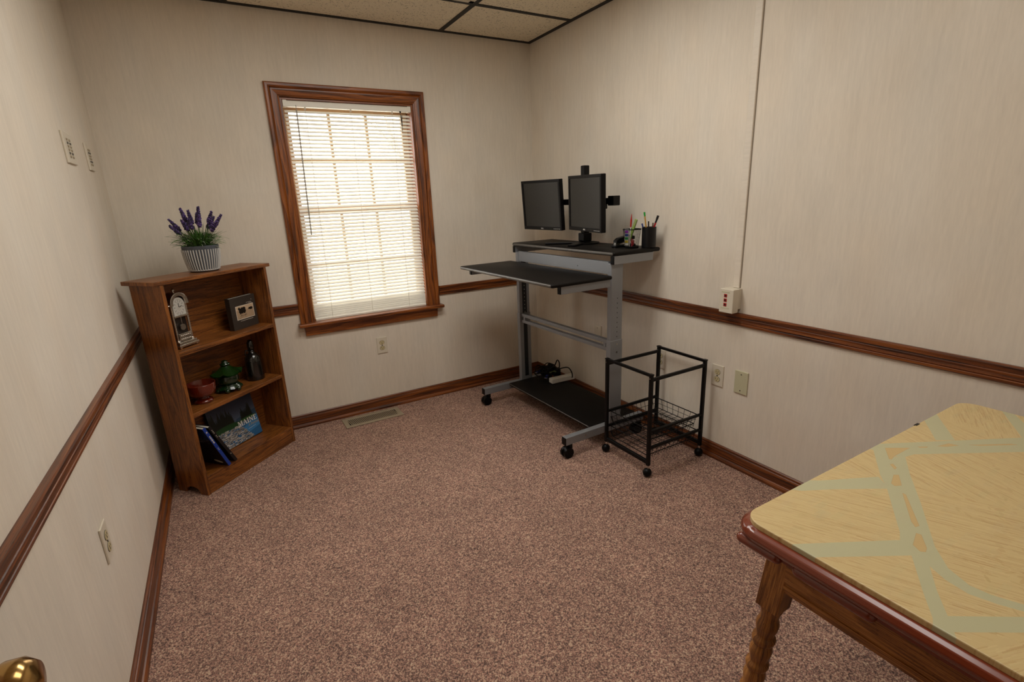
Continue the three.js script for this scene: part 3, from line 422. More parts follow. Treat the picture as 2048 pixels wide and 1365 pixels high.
// ---------------------------------------------------------------- standing desk (local x toward the wall, z toward the camera side)
const DK = { p: [-0.3963, 0, 0.8367], a: 0.0252 };
const dw = (x, y, z) => { const c = Math.cos(DK.a), s = Math.sin(DK.a); return [DK.p[0] + x * c + z * s, y, DK.p[2] - x * s + z * c]; };
{ const t = thing('standing_desk', 'silver framed two level standing desk with black tops on casters', 'desk', DK.p, DK.a);
  const slab = (x0, x1, hz, y, th) => { const s = new THREE.Shape(), r = 0.012, w = x1 - x0; s.moveTo(x0 + r, -hz); s.lineTo(x1 - r, -hz); s.quadraticCurveTo(x1, -hz, x1, -hz + r); s.lineTo(x1, hz - r); s.quadraticCurveTo(x1, hz, x1 - r, hz); s.lineTo(x0 + r, hz); s.quadraticCurveTo(x0, hz, x0, hz - r); s.lineTo(x0, -hz + r); s.quadraticCurveTo(x0, -hz, x0 + r, -hz);
    const b = th * 0.42, g = new THREE.ExtrudeGeometry(s, { depth: th - 2 * b, bevelEnabled: true, bevelThickness: b, bevelSize: b, bevelOffset: -b, bevelSegments: 4, curveSegments: 6 }); g.rotateX(Math.PI / 2); g.translate(0, y - b, 0); return toCreasedNormals(g, 0.6); };
  part(t, 'desktop', slab(0.0101, 0.3524, 0.506, 1.108, 0.022), M.lam); part(t, 'keyboard_tray', slab(-0.3935, -0.0006, 0.5105, 0.987, 0.02), M.lam);
  // soft edge strips of the two tops
  part(t, 'front_edge', at(box(0.012, 0.016, 0.99, 0.006, 'z'), 0.0135, 1.0965, 0), M.edgeGrey = std({ color: 0x57534e, roughness: 0.3 }));
  part(t, 'front_edge', at(box(0.012, 0.0155, 1.0, 0.006, 'z'), -0.3905, 0.9765, 0), M.edgeGrey);
  for (const s of [-1, 1]) {
    part(t, 'top_rail', box(0.285, 0.045, 0.025, 0.002), M.silver, [0.16, 1.0635, s * 0.488]); part(t, 'rail_cap', box(0.006, 0.043, 0.024, 0.001), M.blackPl, [0.0145, 1.0635, s * 0.488]);
    part(t, 'tray_rail', box(0.325, 0.04, 0.025, 0.002), M.silver, [-0.165, 0.9465, s * 0.482]); part(t, 'rail_cap', box(0.006, 0.038, 0.024, 0.001), M.blackPl, [-0.33, 0.9465, s * 0.482]);
    const leg = part(t, 'leg', box(0.09, 0.5, 0.036, 0.004, 'y'), M.silver, [0.06, 0.37, s * 0.463]);
    part(t, 'upper_leg', box(0.084, 0.45, 0.031, 0.004, 'y'), M.silver, [0.06, 0.82, s * 0.463]);
    const inner = -s; // channel on the inside face
    part(t, 'channel', merge([at(box(0.036, 0.4, 0.002, 0), 0.06, 0.82, s * 0.463 + inner * 0.0158), at(box(0.03, 0.46, 0.002, 0), 0.06, 0.38, s * 0.463 + inner * 0.0183)]), std({ color: 0x23272c, roughness: 0.5, metalness: 0.3 }));
    const hole = new THREE.CylinderGeometry(0.0028, 0.0028, 0.0012, 8).rotateX(Math.PI / 2);
    for (let k = 0; k < 9; k++) { part(t, 'hole', hole, M.dark, [0.064, 0.855 - k * 0.027, s * 0.463 + s * 0.0157]); part(t, 'hole', hole, M.mark, [0.06, 0.84 - k * 0.027, s * 0.463 + inner * 0.0172]); }
    for (const y of [0.597, 0.551]) part(t, 'bolt', new THREE.CylinderGeometry(0.005, 0.005, 0.003, 12).rotateX(Math.PI / 2), M.chrome, [0.062, y, s * 0.463 + s * 0.0188]);
    part(t, 'foot_bar', box(0.585, 0.045, 0.036, 0.002), M.silver, [-0.003, 0.1025, s * 0.463]); part(t, 'foot_cap', box(0.006, 0.043, 0.034, 0.001), M.blackPl, [-0.297, 0.1025, s * 0.463]);
    part(t, 'bolt', new THREE.CylinderGeometry(0.005, 0.005, 0.003, 12).rotateX(Math.PI / 2), M.chrome, [-0.16, 0.108, s * 0.463 + s * 0.0188]);
    for (const x of [-0.265, 0.26]) { // twin wheel caster
      const c = part(t, 'caster', merge([at(new THREE.CylinderGeometry(0.031, 0.031, 0.016, 24).rotateX(Math.PI / 2), x - 0.012, 0.031, s * 0.463 - 0.014), at(new THREE.CylinderGeometry(0.031, 0.031, 0.016, 24).rotateX(Math.PI / 2), x - 0.012, 0.031, s * 0.463 + 0.014)]), M.blackPl);
      part(c, 'caster_hood', merge([new THREE.CylinderGeometry(0.027, 0.027, 0.012, 20, 1, false).rotateX(Math.PI / 2).translate(x - 0.01, 0.036, s * 0.463), at(box(0.026, 0.03, 0.026, 0.005), x + 0.006, 0.063, s * 0.463)]), M.blackPl); }
  }
  part(t, 'cross_beam', box(0.022, 0.064, 0.895, 0.002), M.silver, [0.034, 1.017, 0]); part(t, 'beam_lip', box(0.026, 0.004, 0.895, 0.001), M.silver, [0.036, 1.0505, 0]);
  part(t, 'beam_hole', new THREE.CylinderGeometry(0.003, 0.003, 0.001, 8).rotateZ(Math.PI / 2), M.dark, [0.0225, 1.01, 0.19]);
  for (const y of [0.606, 0.563]) part(t, 'stretcher', box(0.03, 0.021, 0.89, 0.002), M.silver, [0.045, y, 0]);
  for (const s of [-1, 1]) part(t, 'stretcher_spacer', box(0.026, 0.024, 0.02, 0.001), M.silver, [0.045, 0.5845, s * 0.415]);
  part(t, 'lower_shelf', slab(-0.1, 0.26, 0.444, 0.127, 0.018), M.lam);
  part(t, 'shelf_edge', at(box(0.005, 0.006, 0.87, 0.002, 'z'), -0.0985, 0.1215, 0), M.edgeGrey);
}
{ // monitor stand
  const P = dw(0.24, 1.108, -0.03), t = thing('monitor_stand', 'black dual monitor pole stand on the desk top', 'monitor stand', [-0.14, 1.1085, 0.803]);
  const disc = lathe([[0, 0], [0.088, 0], [0.092, 0.003], [0.088, 0.007], [0.03, 0.016], [0.028, 0.018], [0, 0.018]], 48);
  part(t, 'base_disc', disc, M.blackPl, [0.0, 0, 0.0]);
  const leg = (dx, dz, l) => { const g = extrude([[-0.028, 0], [0.028, 0], [0.024, l], [-0.024, l]], 0.011, 0.003); g.rotateX(Math.PI / 2); g.translate(0, 0.011, 0); g.rotateY(Math.atan2(dx, dz)); return g; };
  part(t, 'base_leg', leg(-0.8, -0.6, 0.25), M.blackPl); part(t, 'base_leg', leg(-0.86, 0.5, 0.22), M.blackPl);
  part(t, 'collar', merge([at(box(0.062, 0.05, 0.062, 0.006), 0, 0.04, 0), at(new THREE.TorusGeometry(0.011, 0.003, 8, 16).rotateY(Math.PI / 2), 0, 0.048, -0.038)]), M.blackPl);
  part(t, 'pole', box(0.04, 0.447, 0.04, 0.006), M.blackMetal, [0, 0.241, 0]);
  part(t, 'pole_clamp', box(0.058, 0.07, 0.06, 0.006), M.blackMetal, [0, 0.253, 0]);
  for (const s of [-1, 1]) { part(t, 'arm', box(0.026, 0.036, 0.245, 0.004), M.blackMetal, [-0.03, 0.253, s * 0.15]); part(t, 'arm_end', box(0.05, 0.054, 0.05, 0.004), M.blackMetal, [-0.018, 0.255, s * 0.285]);
    part(t, 'arm_joint', box(0.03, 0.06, 0.04, 0.005), M.blackMetal, [-0.035, 0.24, s * 0.215]); }
  part(t, 'mount_plate', box(0.008, 0.11, 0.11, 0.003), M.blackMetal, [-0.048, 0.24, -0.31]); part(t, 'mount_plate', box(0.008, 0.11, 0.11, 0.003), M.blackMetal, [-0.05, 0.244, 0.136]);
}
function monitor(label, c, rot) {
  const t = thing('monitor', label, 'monitor', c); t.rotation.order = 'YXZ'; t.rotation.set(rot[1], rot[0], rot[2]);
  const w = 0.372, h = 0.318, b = 0.0165;
  part(t, 'housing', merge([at(box(w, h, 0.026, 0.004), 0, 0, -0.016), at(box(w * 0.72, h * 0.72, 0.03, 0.008), 0, -0.01, -0.04)]), M.blackPl);
  part(t, 'bezel', merge([at(box(w, b, 0.008, 0.002), 0, h / 2 - b / 2, 0), at(box(w, b + 0.005, 0.008, 0.002), 0, -h / 2 + (b + 0.005) / 2, 0), at(box(b, h - 2 * b, 0.008, 0.002), -w / 2 + b / 2, 0, 0), at(box(b, h - 2 * b, 0.008, 0.002), w / 2 - b / 2, 0, 0)]), M.bezel);
  part(t, 'screen', box(w - 2 * b, h - 2 * b, 0.003, 0), M.screen, [0, 0, -0.0015]);
  const g = new TextGeometry('DELL', { font, size: 0.0075, depth: 0.0006, curveSegments: 3 }); g.computeBoundingBox(); g.translate(-g.boundingBox.max.x / 2, 0, 0); part(t, 'logo', g, M.mark, [0, -h / 2 + 0.007, 0.0038]);
  for (let i = 0; i < 5; i++) part(t, 'button', box(0.006, 0.003, 0.0016, 0.0005), M.mark, [w / 2 - 0.02 - i * 0.013, -h / 2 + 0.01, 0.0042]);
}
monitor('black flat monitor nearer the room corner, turned to the window', [-0.2542, 1.3466, 0.4861], [-1.425, 0.0739, -0.0082]);
monitor('black flat monitor in front of the pole, nearer the pencil cups', [-0.2547, 1.3527, 0.9429], [-1.7088, 0.0236, -0.0171]);
{ const t = thing('stapler', 'black stapler lying beside the mesh pencil cup', 'stapler', [-0.146, 1.1085, 1.162], Math.PI / 2);
  part(t, 'base', box(0.042, 0.014, 0.15, 0.005), M.blackPl, [0, 0.007, 0]); part(t, 'anvil', box(0.02, 0.003, 0.03, 0.001), M.chrome, [0, 0.0155, -0.05]); part(t, 'magazine', box(0.018, 0.012, 0.12, 0.002), M.chrome, [0, 0.028, -0.006], [-0.14, 0, 0]);
  const g = extrude([[-0.07, 0], [0.07, 0], [0.07, 0.018], [0.03, 0.03], [-0.045, 0.028], [-0.066, 0.018]], 0.032, 0.004); g.rotateY(Math.PI / 2); g.translate(-0.016, 0, 0); g.rotateY(Math.PI); part(t, 'arm', g, M.blackPl, [0, 0.03, 0.004], [-0.14, 0, 0]); }
{ const P = [-0.155, 1.1085, 1.237], t = thing('mesh_pencil_cup', 'black wire mesh pencil cup on the desk', 'pencil cup', P);
  const wire = []; const R = (y) => 0.037 + 0.011 * y / 0.1; for (let i = 0; i < 44; i++) { const a = i / 44 * 6.2832; wire.push(rod(V3(Math.cos(a) * R(0), 0.006, Math.sin(a) * R(0)), V3(Math.cos(a) * R(0.1), 0.1, Math.sin(a) * R(0.1)), 0.00045, 4)); } for (let i = 1; i < 15; i++) { const y = 0.004 + i * 0.0064; wire.push(new THREE.TorusGeometry(R(y), 0.00045, 4, 40).rotateX(Math.PI / 2).translate(0, y, 0)); }
  part(t, 'mesh_wall', merge(wire), M.blackMetal); part(t, 'rim', new THREE.TorusGeometry(0.048, 0.003, 8, 40).rotateX(Math.PI / 2), M.blackMetal, [0, 0.1, 0]); part(t, 'base', lathe([[0, 0], [0.038, 0], [0.039, 0.007], [0.036, 0.008], [0.035, 0.003], [0, 0.003]], 32), M.blackMetal);
  const F = (name, label, cat, geo, mat, pos, rot, g) => { const o = thing(name, label, cat, [P[0] + pos[0], P[1] + pos[1], P[2] + pos[2]], 0, g); o.rotation.set(...rot); part(o, 'body', geo, mat); return o; };
  const pen = (o, l, r, m) => part(o, 'cap', new THREE.CylinderGeometry(r * 0.6, r * 1.08, 0.03, 10), m, [0, l / 2 - 0.004, 0]);
  const a = F('pen', 'red and white pen standing tallest in the mesh cup', 'pen', new THREE.CylinderGeometry(0.0036, 0.003, 0.15, 10), M.white, [-0.012, 0.083, -0.0], [0.1, 0, 0.03]); part(a, 'grip', new THREE.CylinderGeometry(0.0046, 0.0044, 0.04, 10), M.red, [0, 0.05, 0]); part(a, 'tip', new THREE.CylinderGeometry(0.0012, 0.0042, 0.03, 10), M.red, [0, 0.085, 0]);
  const b = F('marker', 'flat pale green highlighter leaning in the mesh cup', 'marker', box(0.008, 0.155, 0.017, 0.003), std({ color: 0x7f9a45, roughness: 0.5 }), [-0.006, 0.082, 0.006], [0.42, 0, 0]); part(b, 'cap', box(0.0085, 0.035, 0.0175, 0.003), std({ color: 0x8a9a58, roughness: 0.5 }), [0, 0.062, 0]);
  const strip = thing('sticky_flag_strip', 'strip of purple, blue and green sticky flags in the mesh cup', 'sticky flags', [P[0] - 0.025, P[1] + 0.012, P[2] - 0.015], -1.2); [0x7a1e8f, 0x213c86, 0x1d7a35, 0xb9a12c].forEach((c, i) => part(strip, 'flag', box(0.02, 0.014, 0.0015, 0.0004), std({ color: c, roughness: 0.5 }), [0, 0.075 - i * 0.018, 0])); part(strip, 'card', box(0.024, 0.09, 0.0012, 0.0003), M.white, [0, 0.045, -0.0012]);
  const rr = rng(5); for (let i = 0; i < 12; i++) { const g = tube([[0, 0, 0], [0, 0.022, 0], [0.003, 0.026, 0], [0.006, 0.022, 0], [0.006, 0.004, 0], [0.003, 0.001, 0], [0.0015, 0.004, 0], [0.0015, 0.018, 0]], 0.0011, 28, 5); const o = thing('paper_clip', 'red or pink paper clip among the clips in the mesh cup', 'paper clip', [P[0] + (rr() - 0.5) * 0.04, P[1] + 0.006 + rr() * 0.025, P[2] + (rr() - 0.5) * 0.04], rr() * 6, 'paper clips in the mesh cup'); part(o, 'wire', g, i % 2 ? M.red : (M.pink ??= std({ color: 0xc2405a, roughness: 0.4 }))); o.rotation.z = rr() * 1.5; }
  part(scene.children.find((c) => c.name === 'mesh_pencil_cup'), 'pen_rest', box(0.012, 0.002, 0.012, 0.0005), M.blackMetal, [0, 0.004, 0]);
}
{ const P = [-0.087, 1.1085, 1.298], t = thing('pencil_cup', 'solid black cylindrical pencil cup behind the mesh cup', 'pencil cup', P);
  part(t, 'body', lathe([[0, 0], [0.036, 0], [0.0385, 0.002], [0.0385, 0.11], [0.0365, 0.11], [0.0365, 0.004], [0, 0.004]], 40), M.edgeBlack);
  const F = (name, label, x, z, rx, rz, l, r, col, col2) => { const o = thing(name, label, name, [P[0] + x, P[1] + 0.006 + l / 2, P[2] + z]); o.rotation.set(rx, 0, rz); part(o, 'body', new THREE.CylinderGeometry(r, r, l, 10), std({ color: col, roughness: 0.4 })); if (col2 !== undefined) part(o, 'tip', new THREE.CylinderGeometry(r * 1.35, r * 1.2, 0.022, 12), std({ color: col2, roughness: 0.5 }), [0, l / 2 + 0.008, 0]); };
  F('pencil', 'yellow pencil with a round green topper in the black cup', -0.008, -0.012, -0.16, 0.04, 0.165, 0.0038, 0xb98a2e, 0x0f9a2e);
  F('pen', 'black pen leaning out beside the red pen', 0.01, 0.012, 0.36, -0.08, 0.15, 0.005, 0x0c0c10, 0x111114);
  F('pen', 'short red pen leaning in the black cup', 0.006, 0.012, 0.4, -0.05, 0.13, 0.004, 0xb01720);
  F('pen', 'blue capped pen leaning toward the mesh cup', -0.012, -0.02, -0.28, 0.1, 0.125, 0.004, 0x1d2f78);
  F('pen', 'slim dark pen upright in the black cup', -0.012, 0.008, 0.02, 0.06, 0.135, 0.0036, 0x2a1712); F('pencil', 'brown pencil stub just above the black cup rim', 0.02, 0.0, 0.06, -0.06, 0.125, 0.0036, 0x5f3a22);
}
{ // power strip and cable tangle on the lower desk shelf
  const y = 0.128, t = thing('power_strip', 'white power strip on the lower desk shelf', 'power strip', [-0.175, y, 0.585], -0.05);
  const b = part(t, 'body', box(0.19, 0.034, 0.048, 0.005), M.white, [0, 0.017, 0]); for (let i = 0; i < 4; i++) part(b, 'socket', box(0.022, 0.0012, 0.024, 0), M.plate, [-0.065 + i * 0.042, 0.0172, 0]);
  const o = new THREE.Group(); o.name = 'cable_tangle'; o.userData = { label: 'tangled heap of black cables beside the power strip', category: 'cables', kind: 'stuff' }; o.position.set(-0.215, y, 0.462); scene.add(o);
  const r = rng(29), cabl = [];
  for (let i = 0; i < 11; i++) { const pts = [], rad = 0.03 + r() * 0.05, ph = r() * 6; for (let k = 0; k < 12; k++) { const a = ph + k * 0.95; pts.push([Math.cos(a) * rad * (0.7 + r() * 0.7) + (r() - 0.5) * 0.02, 0.006 + r() * (0.07 - rad * 0.3) + i * 0.003, Math.sin(a) * rad * (0.6 + r() * 0.7) + (r() - 0.5) * 0.02]); } part(o, 'cable', tube(pts, 0.0035, 90, 6), M.blackPl); }
  part(o, 'cable', tube([[0.03, 0.05, 0.02], [0.05, 0.1, 0.03], [0.06, 0.13, 0.04], [0.055, 0.12, 0.07], [0.05, 0.08, 0.075], [0.04, 0.05, 0.06]], 0.0042, 40, 6), M.blackPl);
  part(o, 'cable', tube([[0.02, 0.06, 0.06], [0.06, 0.085, 0.1], [0.09, 0.09, 0.13], [0.105, 0.06, 0.15], [0.11, 0.02, 0.15], [0.10, 0.008, 0.14]], 0.0042, 40, 6), M.blackPl);
  part(o, 'adapter', box(0.1, 0.03, 0.055, 0.005), M.blackPl, [0.01, 0.06, 0.01], [0.3, 0.6, 0.35]); part(o, 'adapter', box(0.07, 0.03, 0.05, 0.005), M.blackPl, [0.05, 0.045, 0.045], [0.1, 1.1, 0.2]);
  for (const [x, yy, z, a] of [[-0.05, 0.03, 0.06, 0.6], [-0.06, 0.045, -0.03, 0.2]]) { const c = part(o, 'video_plug', box(0.036, 0.014, 0.018, 0.003), M.blue ??= std({ color: 0x23307e, roughness: 0.4 }), [x, yy, z], [0, a, 0.3]); part(c, 'plug_face', box(0.007, 0.01, 0.022, 0.001), M.chrome, [-0.021, 0, 0]); }
  part(o, 'wrap_tie', tube([[-0.02, 0.05, 0.055], [0, 0.062, 0.06], [0.02, 0.058, 0.065], [0.03, 0.05, 0.07]], 0.006, 16, 6), std({ color: 0x6d7a4a, roughness: 0.7 })); part(o, 'cable', tube([[-0.02, 0.04, 0.02], [0.0, 0.03, 0.06], [-0.02, 0.015, 0.09], [-0.04, 0.01, 0.1]], 0.0028, 20, 6), std({ color: 0xa8552a, roughness: 0.5 }));
}

// ---------------------------------------------------------------- wire basket cart
{ const x0 = -0.44, x1 = -0.058, z0 = 1.378, z1 = 1.698, cx = (x0 + x1) / 2, cz = (z0 + z1) / 2, hw = (x1 - x0) / 2, hd = (z1 - z0) / 2;
  const t = thing('basket_cart', 'black metal frame cart with two wire baskets on casters', 'cart', [cx, 0, cz]); const m = M.blackMetal, pt = 0.017;
  for (const sx of [-1, 1]) for (const sz of [-1, 1]) { part(t, 'post', box(pt, 0.485, pt, 0.002), m, [sx * hw, 0.3045, sz * hd]); part(t, 'post_cap', box(pt + 0.003, 0.006, pt + 0.003, 0.001), m, [sx * hw, 0.551, sz * hd]);
    part(t, 'bolt', new THREE.CylinderGeometry(0.003, 0.003, 0.002, 8).rotateZ(Math.PI / 2), M.chrome, [sx * hw - 0.0092, 0.532, sz * hd]);
    const c = part(t, 'caster', at(new THREE.SphereGeometry(0.0235, 24, 16).scale(1, 1, 0.92), sx * hw - 0.004, 0.0235, sz * hd), M.blackPl); part(c, 'caster_stem', new THREE.CylinderGeometry(0.006, 0.006, 0.022, 10), M.chrome, [sx * hw, 0.053, sz * hd]); }
  for (const sx of [-1, 1]) { part(t, 'side_rail', box(0.014, 0.014, 2 * hd, 0.002), m, [sx * hw, 0.546, 0]); part(t, 'bottom_rail', box(0.016, 0.022, 2 * hd, 0.003), m, [sx * hw, 0.079, 0]); }
  for (const sz of [-1, 1]) { part(t, 'top_rail', box(2 * hw, 0.016, 0.014, 0.002), m, [0, 0.523, sz * hd]); for (const y of [0.246, 0.157]) part(t, 'basket_rail', box(2 * hw, 0.013, 0.014, 0.003), m, [0, y, sz * hd]); }
  const basket = (yt, yb) => { const w = [], r = 0.0013, X = hw - 0.02, Zt = hd - 0.012, Zb = hd - 0.03; const frame = (y, zz, rr) => { const p = [[-X, -zz], [X, -zz], [X, zz], [-X, zz]]; for (let i = 0; i < 4; i++) { const a = p[i], b = p[(i + 1) % 4]; w.push(rod(V3(a[0], y, a[1]), V3(b[0], y, b[1]), rr, 6)); } };
    frame(yt, Zt, 0.003); frame(yb, Zb, 0.0025); frame((yt + yb) / 2, (Zt + Zb) / 2, r);
    for (let i = 0; i <= 11; i++) { const x = -X + 2 * X * i / 11; w.push(rod(V3(x, yb, -Zb), V3(x, yb, Zb), r, 5), rod(V3(x, yb, -Zb), V3(x, yt, -Zt), r, 5), rod(V3(x, yb, Zb), V3(x, yt, Zt), r, 5)); }
    for (let i = 0; i <= 7; i++) { const z = -1 + 2 * i / 7; w.push(rod(V3(-X, yb, z * Zb), V3(X, yb, z * Zb), r, 5), rod(V3(X, yb, z * Zb), V3(X, yt, z * Zt), r, 5)); if (i === 0 || i === 7) w.push(rod(V3(-X, yb, z * Zb), V3(-X, yt - 0.03, z * Zt), 0.003, 6)); }
    for (let i = 0; i < 16; i++) { const a = -X + 2 * X * i / 16, b = a + X / 16, c = a + X / 8; for (const s of [1]) w.push(rod(V3(a, yb, s * Zb), V3(b, yb - 0.012, s * (Zb + 0.006)), r, 5), rod(V3(b, yb - 0.012, s * (Zb + 0.006)), V3(c, yb, s * Zb), r, 5)); }
    return merge(w); };
  part(t, 'wire_basket', basket(0.245, 0.185), m); part(t, 'wire_basket', basket(0.156, 0.1), m);
}

// ---------------------------------------------------------------- dining table
{ const X0 = -1.318, X1 = -0.287, Z0 = 2.803, Z1 = 4.02, cx = (X0 + X1) / 2, cz = (Z0 + Z1) / 2, ht = 0.757;
  const t = thing('dining_table', 'turned leg table with a patterned veneer top and reddish edge', 'table', [cx, 0, cz]);
  const rr = (w, d, r) => { const s = new THREE.Shape(); s.moveTo(-w + r, -d); s.lineTo(w - r, -d); s.absarc(w - r, -d + r, r, -Math.PI / 2, 0); s.lineTo(w, d - r); s.absarc(w - r, d - r, r, 0, Math.PI / 2); s.lineTo(-w + r, d); s.absarc(-w + r, d - r, r, Math.PI / 2, Math.PI); s.lineTo(-w, -d + r); s.absarc(-w + r, -d + r, r, Math.PI, 1.5 * Math.PI); return s; };
  const w = (X1 - X0) / 2, d = (Z1 - Z0) / 2;
  // inlaid strips measured on the table top, world x z in metres
  const bands = [[[-0.52, 2.802], [-0.45, 2.8], [-0.602, 2.898], [-0.636, 2.874]], [[-0.79, 2.8], [-0.778, 2.805], [-0.645, 2.88], [-0.452, 2.988], [-0.4, 3.02], [-0.49, 3.045], [-0.542, 3.013], [-0.763, 2.876], [-0.79, 2.871], [-0.804, 2.87], [-0.82, 2.8]],
    [[-0.825, 2.8], [-0.79, 2.8], [-0.788, 2.824], [-0.816, 2.859], [-0.8, 2.873], [-0.873, 2.912], [-0.984, 2.978], [-1.112, 3.05], [-1.159, 3.087], [-1.178, 3.123], [-1.175, 3.15], [-1.159, 3.184], [-1.12, 3.23], [-1.13, 3.24], [-1.173, 3.188], [-1.187, 3.162], [-1.198, 3.13], [-1.192, 3.099], [-1.173, 3.065], [-1.233, 3.099], [-1.284, 3.133], [-1.318, 3.155], [-1.318, 3.13], [-1.302, 3.124], [-1.253, 3.092], [-1.169, 3.041], [-1.144, 3.013], [-1.117, 3.001], [-0.974, 2.915], [-0.928, 2.881], [-0.809, 2.81]],
    [[-1.15, 2.8], [-1.09, 2.8], [-1.063, 2.821], [-0.944, 2.882], [-0.974, 2.915], [-1.075, 2.851], [-1.133, 2.819]], [[-1.318, 2.912], [-1.152, 3.007], [-1.132, 3.02], [-1.167, 3.042], [-1.318, 2.95]],
    [[-1.29, 3.127], [-1.19, 3.193], [-1.1, 3.255], [-1.13, 3.27], [-1.222, 3.202], [-1.318, 3.14]], [[-0.283, 2.895], [-0.285, 2.917], [-0.349, 2.96], [-0.432, 2.983], [-0.45, 2.985]]];
  const isles = [[[-0.784, 2.824], [-0.736, 2.857], [-0.811, 2.856], [-0.834, 2.86], [-0.836, 2.856]], [[-0.861, 2.869], [-0.853, 2.872], [-0.866, 2.885], [-0.878, 2.886]], [[-0.905, 2.896], [-0.896, 2.902], [-0.939, 2.926], [-0.953, 2.919], [-0.948, 2.91]], [[-0.97, 2.941], [-0.97, 2.947], [-1.067, 3.01], [-1.077, 3.008], [-1.064, 2.996]], [[-1.096, 3.017], [-1.094, 3.024], [-1.128, 3.046], [-1.142, 3.05], [-1.148, 3.044], [-1.138, 3.029]], [[-0.672, 2.89], [-0.634, 2.899], [-0.627, 2.917], [-0.659, 2.903]], [[-0.604, 2.929], [-0.517, 2.982], [-0.511, 2.993], [-0.589, 2.945]], [[-0.714, 2.865], [-0.694, 2.878], [-0.702, 2.879], [-0.716, 2.871]]];
  const tex = canvasTex(1700, 2048, (x, cw, ch) => { const r = rng(83), S = cw / (X1 - X0), px = (p) => [(p[0] - X0) * S, (p[1] - Z0) * S], ocx = 0.58 * cw, ocy = 0.62 * S;
    const veneer = () => { x.fillStyle = '#d6bd86'; x.fillRect(0, 0, cw, ch); for (let i = 0; i < 15000; i++) { const a = r() * cw, b = r() * ch, sec = Math.floor(Math.atan2(b - ocy, a - ocx) / (Math.PI / 4) + 0.5) * Math.PI / 4 + 0.35, l = 25 + r() * 90, v = r(); x.strokeStyle = v < 0.5 ? `rgba(178,132,82,${0.1 + r() * 0.22})` : `rgba(230,208,156,${0.1 + r() * 0.22})`; x.lineWidth = 1 + r() * 3; x.beginPath(); x.moveTo(a, b); x.quadraticCurveTo(a + Math.cos(sec) * l * 0.5 + (r() - 0.5) * 8, b + Math.sin(sec) * l * 0.5 + (r() - 0.5) * 8, a + Math.cos(sec) * l, b + Math.sin(sec) * l); x.stroke(); }
      for (let i = 0; i < 5200; i++) { const a = ocx + (r() + r() + r() - 1.5) * 720, b = ocy + (r() + r() + r() - 1.5) * 520; x.fillStyle = `rgba(${150 + r() * 30},${98 + r() * 28},${54 + r() * 16},${0.05 + r() * 0.12})`; x.beginPath(); x.ellipse(a, b, 4 + r() * 16, 2 + r() * 6, r() * 3.1, 0, 7); x.fill(); } };
    veneer(); const path = (q) => { x.beginPath(); q.forEach((p, i) => x[i ? 'lineTo' : 'moveTo'](...px(p))); x.closePath(); };
    x.fillStyle = '#c3bf98'; x.strokeStyle = '#c3bf98'; x.lineWidth = 6; x.lineJoin = 'round'; for (const b of bands) { path(b); x.fill(); x.stroke(); }
    for (let i = 0; i < 500; i++) { x.fillStyle = `rgba(${170 + r() * 20},${168 + r() * 16},${130 + r() * 14},0.05)`; x.fillRect(r() * cw, r() * ch * 0.5, 60, 20); }
    for (const b of isles) { path(b); x.fillStyle = '#cfb27a'; x.fill(); x.strokeStyle = 'rgba(190,150,98,0.35)'; x.lineWidth = 2; x.stroke(); } });
  const g = new THREE.ExtrudeGeometry(rr(w - 0.004, d - 0.004, 0.04), { depth: 0.008, bevelEnabled: true, bevelThickness: 0.002, bevelSize: 0.002, bevelSegments: 2, curveSegments: 10 }); g.rotateX(Math.PI / 2); g.translate(0, ht - 0.002, 0);
  { const p = g.attributes.position, uv = g.attributes.uv; for (let i = 0; i < p.count; i++) uv.setXY(i, (p.getX(i) + w) / (2 * w), 1 - (p.getZ(i) + d) * (1700 / (2 * w)) / 2048); }
  part(t, 'table_top', g, phys({ map: tex, roughness: 0.42, clearcoat: 0.15, clearcoatRoughness: 0.3 }));
  const e = new THREE.ExtrudeGeometry(rr(w - 0.004, d - 0.004, 0.04), { depth: 0.004, bevelEnabled: true, bevelThickness: 0.0125, bevelSize: 0.018, bevelSegments: 6, curveSegments: 10 }); e.rotateX(Math.PI / 2); e.translate(0, ht - 0.0235, 0); part(t, 'top_edge', toCreasedNormals(e, 0.7), M.tableEdge);
  const s = new THREE.ExtrudeGeometry(rr(w - 0.02, d - 0.02, 0.03), { depth: 0.03, bevelEnabled: false }); s.rotateX(Math.PI / 2); s.translate(0, ht - 0.036, 0); part(t, 'subtop', s, M.tableEdge);
  const bead = (z0, z1) => { const c = new THREE.CapsuleGeometry(0.0115, z1 - z0, 6, 14); c.rotateX(Math.PI / 2); return c.translate(X0 + 0.002 - cx, ht - 0.048, (z0 + z1) / 2 - cz); };
  for (const [a, b] of [[2.812, 2.885], [2.93, 3.048], [3.215, 3.6]]) part(t, 'edge_bead', bead(a, b), M.tableEdge);
  { const c = new THREE.CapsuleGeometry(0.0115, 2 * w - 0.06, 6, 14); c.rotateZ(Math.PI / 2); part(t, 'edge_bead', c, M.tableEdge, [0, ht - 0.048, -d + 0.002]); }
  part(t, 'edge_chip', box(0.02, 0.004, 0.007, 0.001), M.dark, [-0.574 - cx, ht - 0.001, Z0 + 0.0035 - cz]);
  const apP = [[0, 0], [0.012, 0.002], [0.012, 0.0045], [0.02, 0.0045], [0.02, 0.002], [0.028, 0.002], [0.03, 0.0045], [0.038, 0.003], [0.115, 0.003], [0.115, -0.018], [0, -0.018]];
  const bx = -1.252 - cx;
  part(t, 'apron', sweep(apP, V3(bx, 0.587, -d + 0.07), V3(bx, 0.587, d - 0.07), up, V3(-1, 0, 0)), M.tableWood); part(t, 'apron', sweep(apP, V3(-bx, 0.587, -d + 0.07), V3(-bx, 0.587, d - 0.07), up, V3(1, 0, 0)), M.tableWood);
